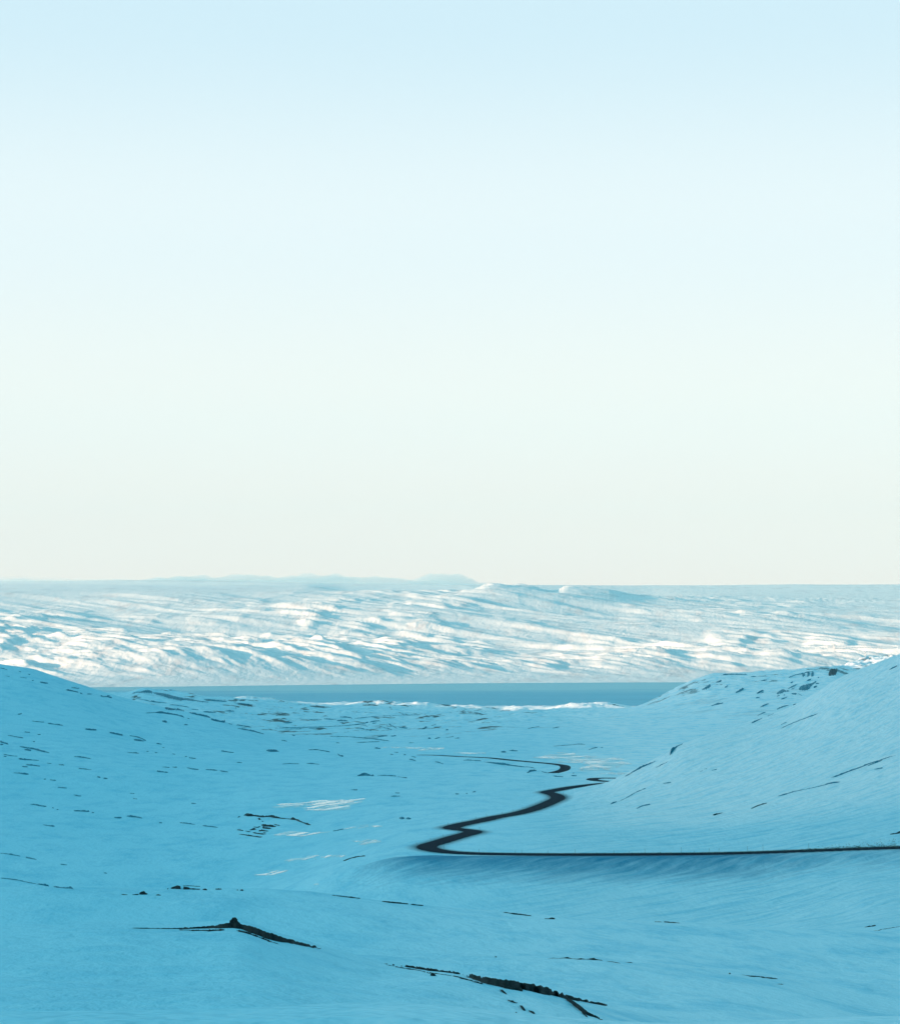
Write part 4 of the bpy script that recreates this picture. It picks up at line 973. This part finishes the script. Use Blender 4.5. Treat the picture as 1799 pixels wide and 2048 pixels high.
pond('wide broken sheet of pale ice beyond the road bend', C5, [(775, 435), (850, 428), (860, 420), (940, 415), (930, 405), (1040, 408), (1060, 420), (1180, 430), (1190, 436), (1355, 438), (1330, 446), (1250, 452), (1230, 462), (1330, 462), (1405, 470), (1340, 478), (1290, 495),
 (1240, 505), (1270, 515), (1180, 512), (1070, 515), (1080, 495), (1140, 482), (1100, 472), (1110, 458), (1090, 466), (930, 462), (950, 456), (1030, 455), (960, 440), (880, 441)])
pond('thin pale ice strip at the foot of the wide broken sheet', C5, [(1190, 530), (1240, 522), (1290, 526), (1385, 527), (1370, 540), (1280, 534)])
pond('hazy pale ice streak before the distant road end', E4, [(930, 468), (1010, 466), (1150, 470), (1280, 474), (1510, 472), (1515, 480), (1420, 494), (1300, 502), (1270, 498), (1340, 484), (1150, 477), (960, 473)])
pond('thin pale line of ice along the distant stretch of road', E5, [(20, 478), (120, 474), (320, 474), (320, 480), (180, 483), (40, 484)])

# ------------------------------------------------------------------ marker posts
rs = np.random.RandomState(9)
mp, t, b = mat('post_yellow'); b.inputs['Base Color'].default_value = (.05, .07, .05, 1); b.inputs['Roughness'].default_value = .7
def post_mesh():
    V = []; Fc = []
    lv = [(-.4, .045), (.0, .045), (1.0, .042), (1.62, .038), (1.66, .05), (1.92, .05), (2.0, .02)]
    for z, r in lv:
        for a in range(8): V.append((math.cos(a * math.pi / 4) * r, math.sin(a * math.pi / 4) * r, z))
    for k in range(len(lv) - 1):
        for a in range(8): Fc.append((k * 8 + a, k * 8 + (a + 1) % 8, k * 8 + 8 + (a + 1) % 8, k * 8 + 8 + a))
    Fc.append(tuple(range(8))[::-1]); Fc.append(tuple(len(V) - 8 + a for a in range(8)))
    return list_mesh('marker_post', V, Fc)
pm = post_mesh(); pm.materials.append(mp)
def road_z(x, y):
    _, j, d = kd.find((x, y, 0)); w = float(1 - sstep(5.5, 16, d)); return float(ter(x, y)) * (1 - w) + (rp_all[j, 2] - .12) * w
def post(x, y, s, label, group):
    o = bpy.data.objects.new('marker_post', pm); C.objects.link(o)
    o.location = (x, y, road_z(x, y)); o.scale = (1, 1, s); o.rotation_euler = (rs.randn() * .03, rs.randn() * .03, 0)
    tag(o, label, 'marker post', group)
for u, h in [(1227, 6), (1258, 4), (1289, 9), (1362, 11), (1388, 4), (1417, 8), (1437, 8), (1494, 11), (1525, 13), (1616, 12), (1677, 8), (1775, 7), (1150, 8), (1095, 6), (1043, 7), (1030, 6)]:
    Y = 932.5 + 7.0
    L = roads[0]; X = (u - CX) / F * Y
    k_ = np.argmin(np.hypot(L[:, 0] - X, L[:, 1] - Y)); Y = L[k_, 1] + 5.2
    post((u - CX) / F * Y, Y, h / 10.5, 'thin dark marker post on the far edge of the level road', 'marker posts along the level road')
L = roads[0]
T = np.gradient(L[:, :2], axis=0); T /= np.linalg.norm(T, axis=1)[:, None]
cum = np.concatenate([[0], np.cumsum(np.linalg.norm(np.diff(L[:, :2], axis=0), axis=1))])
i0 = int(np.argmin(np.hypot(L[:, 0] - (930 - CX) / F * 935, L[:, 1] - 935))); s0 = cum[i0]
s = s0
while s < cum[-1] - 60:
    i = int(np.searchsorted(cum, s))
    if i >= len(L): break
    for sd in (-1, 1):
        post(L[i, 0] - T[i, 1] * 5.0 * sd, L[i, 1] + T[i, 0] * 5.0 * sd, .55 + .2 * rs.rand(), 'short marker post at the edge of the winding road bends', 'marker posts along the road bends')
    s += 24

# ------------------------------------------------------------------ verge grass poking out above the level road
def tufts():
    V = []; Fc = []; rs = np.random.RandomState(3)
    for k in range(5200):
        u = 1150 + 700 * rs.rand() ** .6
        Y = 932.5 + 4.2 + abs(rs.randn()) * (2.0 + 8.0 * max(0, (u - 1560) / 240))
        X = (u - CX) / F * Y
        if noise(np.array([X / 3.]), np.array([Y / 3.]), 97)[0] < -.1: continue
        z = road_z(X, Y) - .02
        for q in range(3):
            a = rs.rand() * 6.28; r = .05 + .12 * rs.rand(); h = .12 + .35 * rs.rand()
            b = len(V); dx, dy = math.cos(a) * r, math.sin(a) * r
            V.extend([(X - dx, Y - dy, z), (X + dx, Y + dy, z), (X + rs.randn() * .08, Y + rs.randn() * .08, z + h)]); Fc.append((b, b + 1, b + 2))
    m, t, b = mat('dry_grass'); n = tnoise(t, mapping(t, (1, 1, 1)), .8, 3)
    t.links.new(ramp(t, n, [(.3, (.03, .08, .07)), (.7, (.12, .17, .12))]), b.inputs['Base Color']); b.inputs['Roughness'].default_value = .9
    tag(link('grass', list_mesh('grass', V, Fc), m), 'dry grass poking through thin snow on the road verge', kind='stuff')
tufts()

# ------------------------------------------------------------------ pylons beyond the shoulder
my, t, b = mat('pale_steel'); b.inputs['Base Color'].default_value = (.78, .76, .74, 1); b.inputs['Roughness'].default_value = .6
def pylon(u, y, h, label):
    V = []; Fc = []
    def bar(p, q, r):
        p = np.array(p, float); q = np.array(q, float); d = q - p; d /= np.linalg.norm(d)
        a = np.cross(d, (0, 0, 1) if abs(d[2]) < .9 else (1, 0, 0)); a /= np.linalg.norm(a); c = np.cross(d, a); b0 = len(V)
        for e in (p, q):
            for s1, s2 in ((1, 1), (1, -1), (-1, -1), (-1, 1)): V.append(e + r * (a * s1 + c * s2))
        for i in range(4): Fc.append((b0 + i, b0 + (i + 1) % 4, b0 + 4 + (i + 1) % 4, b0 + 4 + i))
        Fc.append((b0 + 3, b0 + 2, b0 + 1, b0)); Fc.append((b0 + 4, b0 + 5, b0 + 6, b0 + 7))
    w = h * .14
    cor = [(-1, -1), (1, -1), (1, 1), (-1, 1)]
    lv = [0, .2, .4, .58, .74, .88]
    def at(k, c): f = 1 - .8 * lv[k] / .88; return (cor[c][0] * w * f, cor[c][1] * w * f, lv[k] * h)
    for k in range(len(lv) - 1):
        for c in range(4):
            bar(at(k, c), at(k + 1, c), .22); bar(at(k, c), at(k + 1, (c + 1) % 4), .14); bar(at(k + 1, c), at(k + 1, (c + 1) % 4), .14)
    bar((0, 0, .88 * h), (0, 0, h), .25)
    for z_, l in ((.7, .26), (.8, .34), (.9, .2)): bar((-l * h, 0, z_ * h), (l * h, 0, z_ * h), .2); bar((-l * h, 0, z_ * h), (0, 0, (z_ + .06) * h), .12); bar((l * h, 0, z_ * h), (0, 0, (z_ + .06) * h), .12)
    # stand it on the far hills
    Ys = np.arange(9400, 15000, 10.); Xs = (u - CX) / F * Ys; zs = farz(Xs, Ys); rows = np.minimum.accumulate(HY - F * zs / Ys)
    i = int(np.argmax(rows <= y)); 
    o = link('transmission_tower', list_mesh('transmission_tower', V, Fc), my); o.location = (Xs[i], Ys[i], zs[i] - .6); o.rotation_euler = (0, 0, .5)
    tag(o, label, 'transmission tower', 'steel towers on the far hills')
pylon(1667, 1299, 26, 'pale steel lattice tower on the far hills, above the brown crag')
pylon(1730, 1318, 32, 'taller pale steel tower just over the smooth slope edge')

# ------------------------------------------------------------------ cloud bank behind the far crest
def cloud(u0, u1, ytop, yb, Y, seed, dep=900, low=60):
    n, m = 120, 24
    V = []; Fc = []
    zt = -(ytop - HY) / F * Y; zb = -(yb - HY) / F * Y
    for i in range(n):
        th = i / (n - 1); u = u0 + (u1 - u0) * th
        env = max(.02, math.sin(math.pi * th)) ** .8
        nz = float(fbm(np.array([th * (u1 - u0) / 70]), np.array([seed * 1.3]), 4, seed)[0])
        H = (zt - zb) * env * (.86 + .30 * nz)
        for k in range(m):
            a = 2 * math.pi * k / m
            lump = 1 + .10 * float(noise(np.array([th * (u1 - u0) / 28]), np.array([k * .55]), seed + 3)[0])
            V.append(((u - CX) / F * Y, Y + math.cos(a) * dep * env, zb + (math.sin(a) * H * lump if math.sin(a) > 0 else math.sin(a) * low)))
    for i in range(n - 1):
        for k in range(m):
            Fc.append((i * m + k, i * m + (k + 1) % m, (i + 1) * m + (k + 1) % m, (i + 1) * m + k))
    Fc.append(tuple(range(m))[::-1]); Fc.append(tuple((n - 1) * m + k for k in range(m)))
    me = list_mesh('clouds', V, Fc, True)
    import bmesh
    bm = bmesh.new(); bm.from_mesh(me); bmesh.ops.recalc_face_normals(bm, faces=bm.faces[:]); bm.to_mesh(me); bm.free()
    return me
cm = bpy.data.materials.new('cloud'); cm.use_nodes = True
ct = cm.node_tree
for n in list(ct.nodes): ct.nodes.remove(n)
co_ = ct.nodes.new('ShaderNodeOutputMaterial'); cv = ct.nodes.new('ShaderNodeVolumePrincipled')
cv.inputs['Color'].default_value = (.52, .72, .80, 1); cv.inputs['Density'].default_value = .0011
ct.links.new(cv.outputs[0], co_.inputs['Volume'])
for i, (u0, u1, yt, Y) in enumerate([(-500, 380, 1155, 25500), (120, 760, 1147, 29500), (330, 1030, 1150, 27500), (560, 740, 1141, 31500), (780, 1000, 1144, 33500), (250, 500, 1150, 35500)]):
    tag(link('clouds', cloud(u0, u1, yt, 1176, Y, 100 + i * 20), cm), 'low hazy cloud bank resting behind the far crest', kind='stuff')

mm_ = cm.copy(); mm_.name = 'mist'
for n_ in mm_.node_tree.nodes:
    if n_.type == 'PRINCIPLED_VOLUME': n_.inputs['Density'].default_value = 2.0e-4; n_.inputs['Color'].default_value = (.72, .84, .88, 1)
for u0, u1, yt, Y, dp_ in [(-700, 720, 1153, 18300, 2600), (250, 1000, 1160, 19300, 1700)]:
    tag(link('mist', cloud(u0, u1, yt, 1178, Y, 300 + int(u0), dp_, 160), mm_), 'thin mist lying over the crest of the far hills', kind='stuff')
# ------------------------------------------------------------------ haze
def box_mesh(name, a, b):
    v = [(x, y, z) for x in (a[0], b[0]) for y in (a[1], b[1]) for z in (a[2], b[2])]
    f = [(0, 1, 3, 2), (4, 6, 7, 5), (0, 4, 5, 1), (2, 3, 7, 6), (0, 2, 6, 4), (1, 5, 7, 3)]
    return list_mesh(name, v, f)
hm = bpy.data.materials.new('haze'); hm.use_nodes = True
ht = hm.node_tree
for n in list(ht.nodes): ht.nodes.remove(n)
ho = ht.nodes.new('ShaderNodeOutputMaterial'); hv = ht.nodes.new('ShaderNodeVolumePrincipled')
hv.inputs['Color'].default_value = (.47, .86, .97, 1)
hv.inputs['Density'].default_value = 1.9e-5
hv.inputs['Anisotropy'].default_value = 0.0
ht.links.new(hv.outputs[0], ho.inputs['Volume'])
tag(link('haze', box_mesh('haze', (-21000, -13000, SEA - 16), (21000, 23500, 1000)), hm), kind='stuff')
